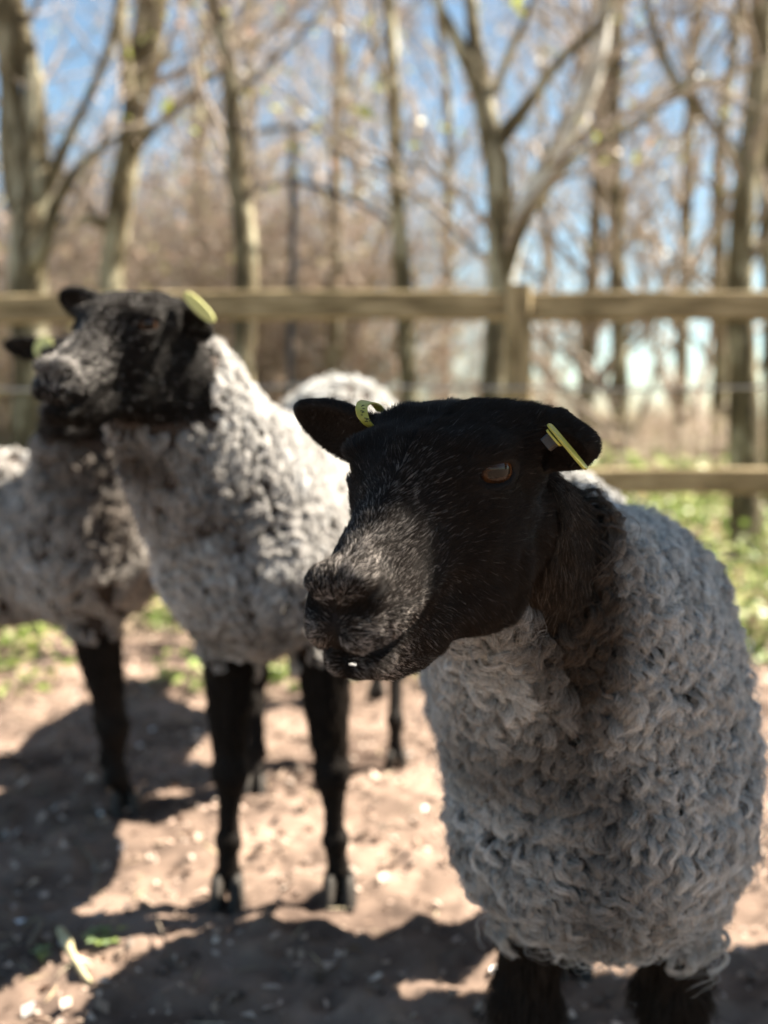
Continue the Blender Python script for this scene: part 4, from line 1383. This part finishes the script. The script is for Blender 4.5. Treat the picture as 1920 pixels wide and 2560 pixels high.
plate('backing_plate', (a2_ + b2_) / 2, ax_, unit(view + side_ * .18), np.linalg.norm(b2_ - a2_), .012, .0012, M_tag, tg2, power=5)
bc = px(1377, 1103, .793)
ob_ = bar('button', bc - side_ * -.0045, bc + side_ * -.0045, .009, .010, M_grey, tg2, nseg=1, bow=0, up=ax_)
sheeps = [o_ for o_ in bpy.data.objects if o_.get('category') == 'sheep']
s2_ = [o_ for o_ in sheeps if 'second' in o_['label']][0]; s3_ = [o_ for o_ in sheeps if 'left edge' in o_['label']][0]
a_, b_ = px(462, 733, 1.500), px(534, 803, 1.50)
plate('ear_tag', (a_ + b_) / 2, b_ - a_, A3([.45, -.35, .75]), np.linalg.norm(b_ - a_) * 1.04, .016, .002, M_tag2, s2_, power=2.2)
plate('ear_tag', px(108, 868, 2.09), A3([.4, 0, 1]), A3([1, -.2, 0]), .040, .032, .002, M_tag2, s3_, power=2.2)

# ------------------------------------------------------------------ small things on the ground
def ground_tube(name, pts, mat, label, cat, z0=.004):
    W_ = np.array([ground(x, y, z0 + z) for x, y, z, r in pts]); R = np.array([r for *_, r in pts])
    m = 24; t = np.linspace(0, len(W_) - 1, m)
    P = np.stack([np.interp(t, np.arange(len(W_)), W_[:, k]) for k in range(3)], -1)
    for _ in range(2): P[1:-1] = .25 * P[:-2] + .5 * P[1:-1] + .25 * P[2:]
    P[:, 2] = np.maximum(P[:, 2], gz1(P[:, 0], P[:, 1]) + .002)
    V, Q = tube(P[None], np.interp(t, np.arange(len(R)), R)[None], 7)
    return tag(mesh_np(name, V, Q, mat), label, cat)


M_straw = noise_mat('dry_straw', (.40, .33, .18), (.62, .55, .34), scale=40, rough=.6, bump=.1)
M_stick = noise_mat('grey_brown_stick', (.11, .085, .065), (.20, .16, .12), scale=40, rough=.8, bump=.2)
ground_tube('plant_stalk', [(150, 2325, .012, .006), (165, 2350, .016, .008), (178, 2385, .012, .006), (205, 2430, .008, .0045), (232, 2465, .004, .003)], M_straw, 'pale yellow bent stalk lying in the sun at the lower left', 'stalk')
ground_tube('dry_twig', [(188, 2105, .006, .0022), (215, 2130, .010, .0024), (246, 2165, .008, .0024), (240, 2215, .006, .002), (226, 2255, .004, .0015)], M_stick, 'thin bent brown twig lying in the shade on the left', 'twig')
ground_tube('dry_straw', [(345, 2265, .02, .0018), (388, 2268, .03, .002), (392, 2300, .02, .002), (420, 2370, .006, .0016), (455, 2430, .002, .0012)], M_stick, 'thin dry straw leaning at the shadow edge left of the middle front leg', 'straw')
ground_tube('dry_root', [(60, 2320, .01, .004), (85, 2295, .02, .005), (105, 2300, .015, .005), (70, 2370, .008, .003)], M_stick, 'knobbly brown root piece beside the pale stalk in the shade', 'root')


def clover(c, n, label, size):
    root = empty('clover_plant', c, label, 'plant')
    pal = A3([[.20, .30, .12], [.30, .40, .20], [.26, .34, .10]])
    for k in range(n):
        a = k * 2.4; r = size * (.3 + .7 * ((k * .37) % 1))
        top = A3([c[0] + r * math.cos(a), c[1] + r * math.sin(a), c[2] + .014 + .010 * ((k * .61) % 1)])
        V, Q = tube(np.stack([np.asarray(c), (np.asarray(c) + top) / 2 + A3([0, 0, .006]), top])[None], np.full((1, 3), .0007), 4)
        mesh_np('stem', V, Q, M_leaf, root, cols=np.tile(pal[0], (len(V), 1)))
        V, T_ = [], []
        for q in range(3):
            b_ = a + q * 2.094; u = A3([math.cos(b_), math.sin(b_), .12]); v = A3([-math.sin(b_), math.cos(b_), 0]); L = .009
            i0 = len(V)
            V += [top, top + u * L * .5 + v * L * .45 + A3([0, 0, .001]), top + u * L, top + u * L * .5 - v * L * .45 + A3([0, 0, .001])]
            T_ += [(i0, i0 + 1, i0 + 2), (i0, i0 + 2, i0 + 3)]
        mesh_np('leaf', V, np.array(T_), M_leaf, root, smooth=False, cols=np.tile(pal[k % 3], (len(V), 1)))
    return root


p_ = ground(254, 2362); p_[2] = float(gz1(p_[0], p_[1])[0]); clover(p_, 13, 'little green clover tuft beside the pale stalk at the lower left', .030)
p_ = ground(108, 2415); p_[2] = float(gz1(p_[0], p_[1])[0]); clover(p_, 5, 'tiny green sprout at the shadow edge below the pale stalk', .014)

cr = px(884, 1661, .700)
V = A3([px(868, 1658, .6995), px(880, 1657, .6985), px(897, 1662, .699), px(894, 1667, .6995), px(880, 1664, .699), px(870, 1664, .700)])
V = V.mean(0) + (V - V.mean(0)) * .62
V = np.concatenate([V, V + FW * .0015])
T_ = [(0, 1, 5), (1, 4, 5), (1, 2, 4), (2, 3, 4), (6, 11, 7), (7, 11, 10), (7, 10, 8), (8, 10, 9)] + [q for i in range(6) for q in ((i, i + 6, (i + 1) % 6), ((i + 1) % 6, i + 6, (i + 1) % 6 + 6))]
M_white = noise_mat('white_crumb', (.7, .7, .68), (.85, .85, .83), scale=200, rough=.6, bump=0)
tag(mesh_np('crumb', V, np.array(T_), M_white, smooth=False), 'tiny white crumb stuck on the lower lip of the nearest sheep', 'crumb')
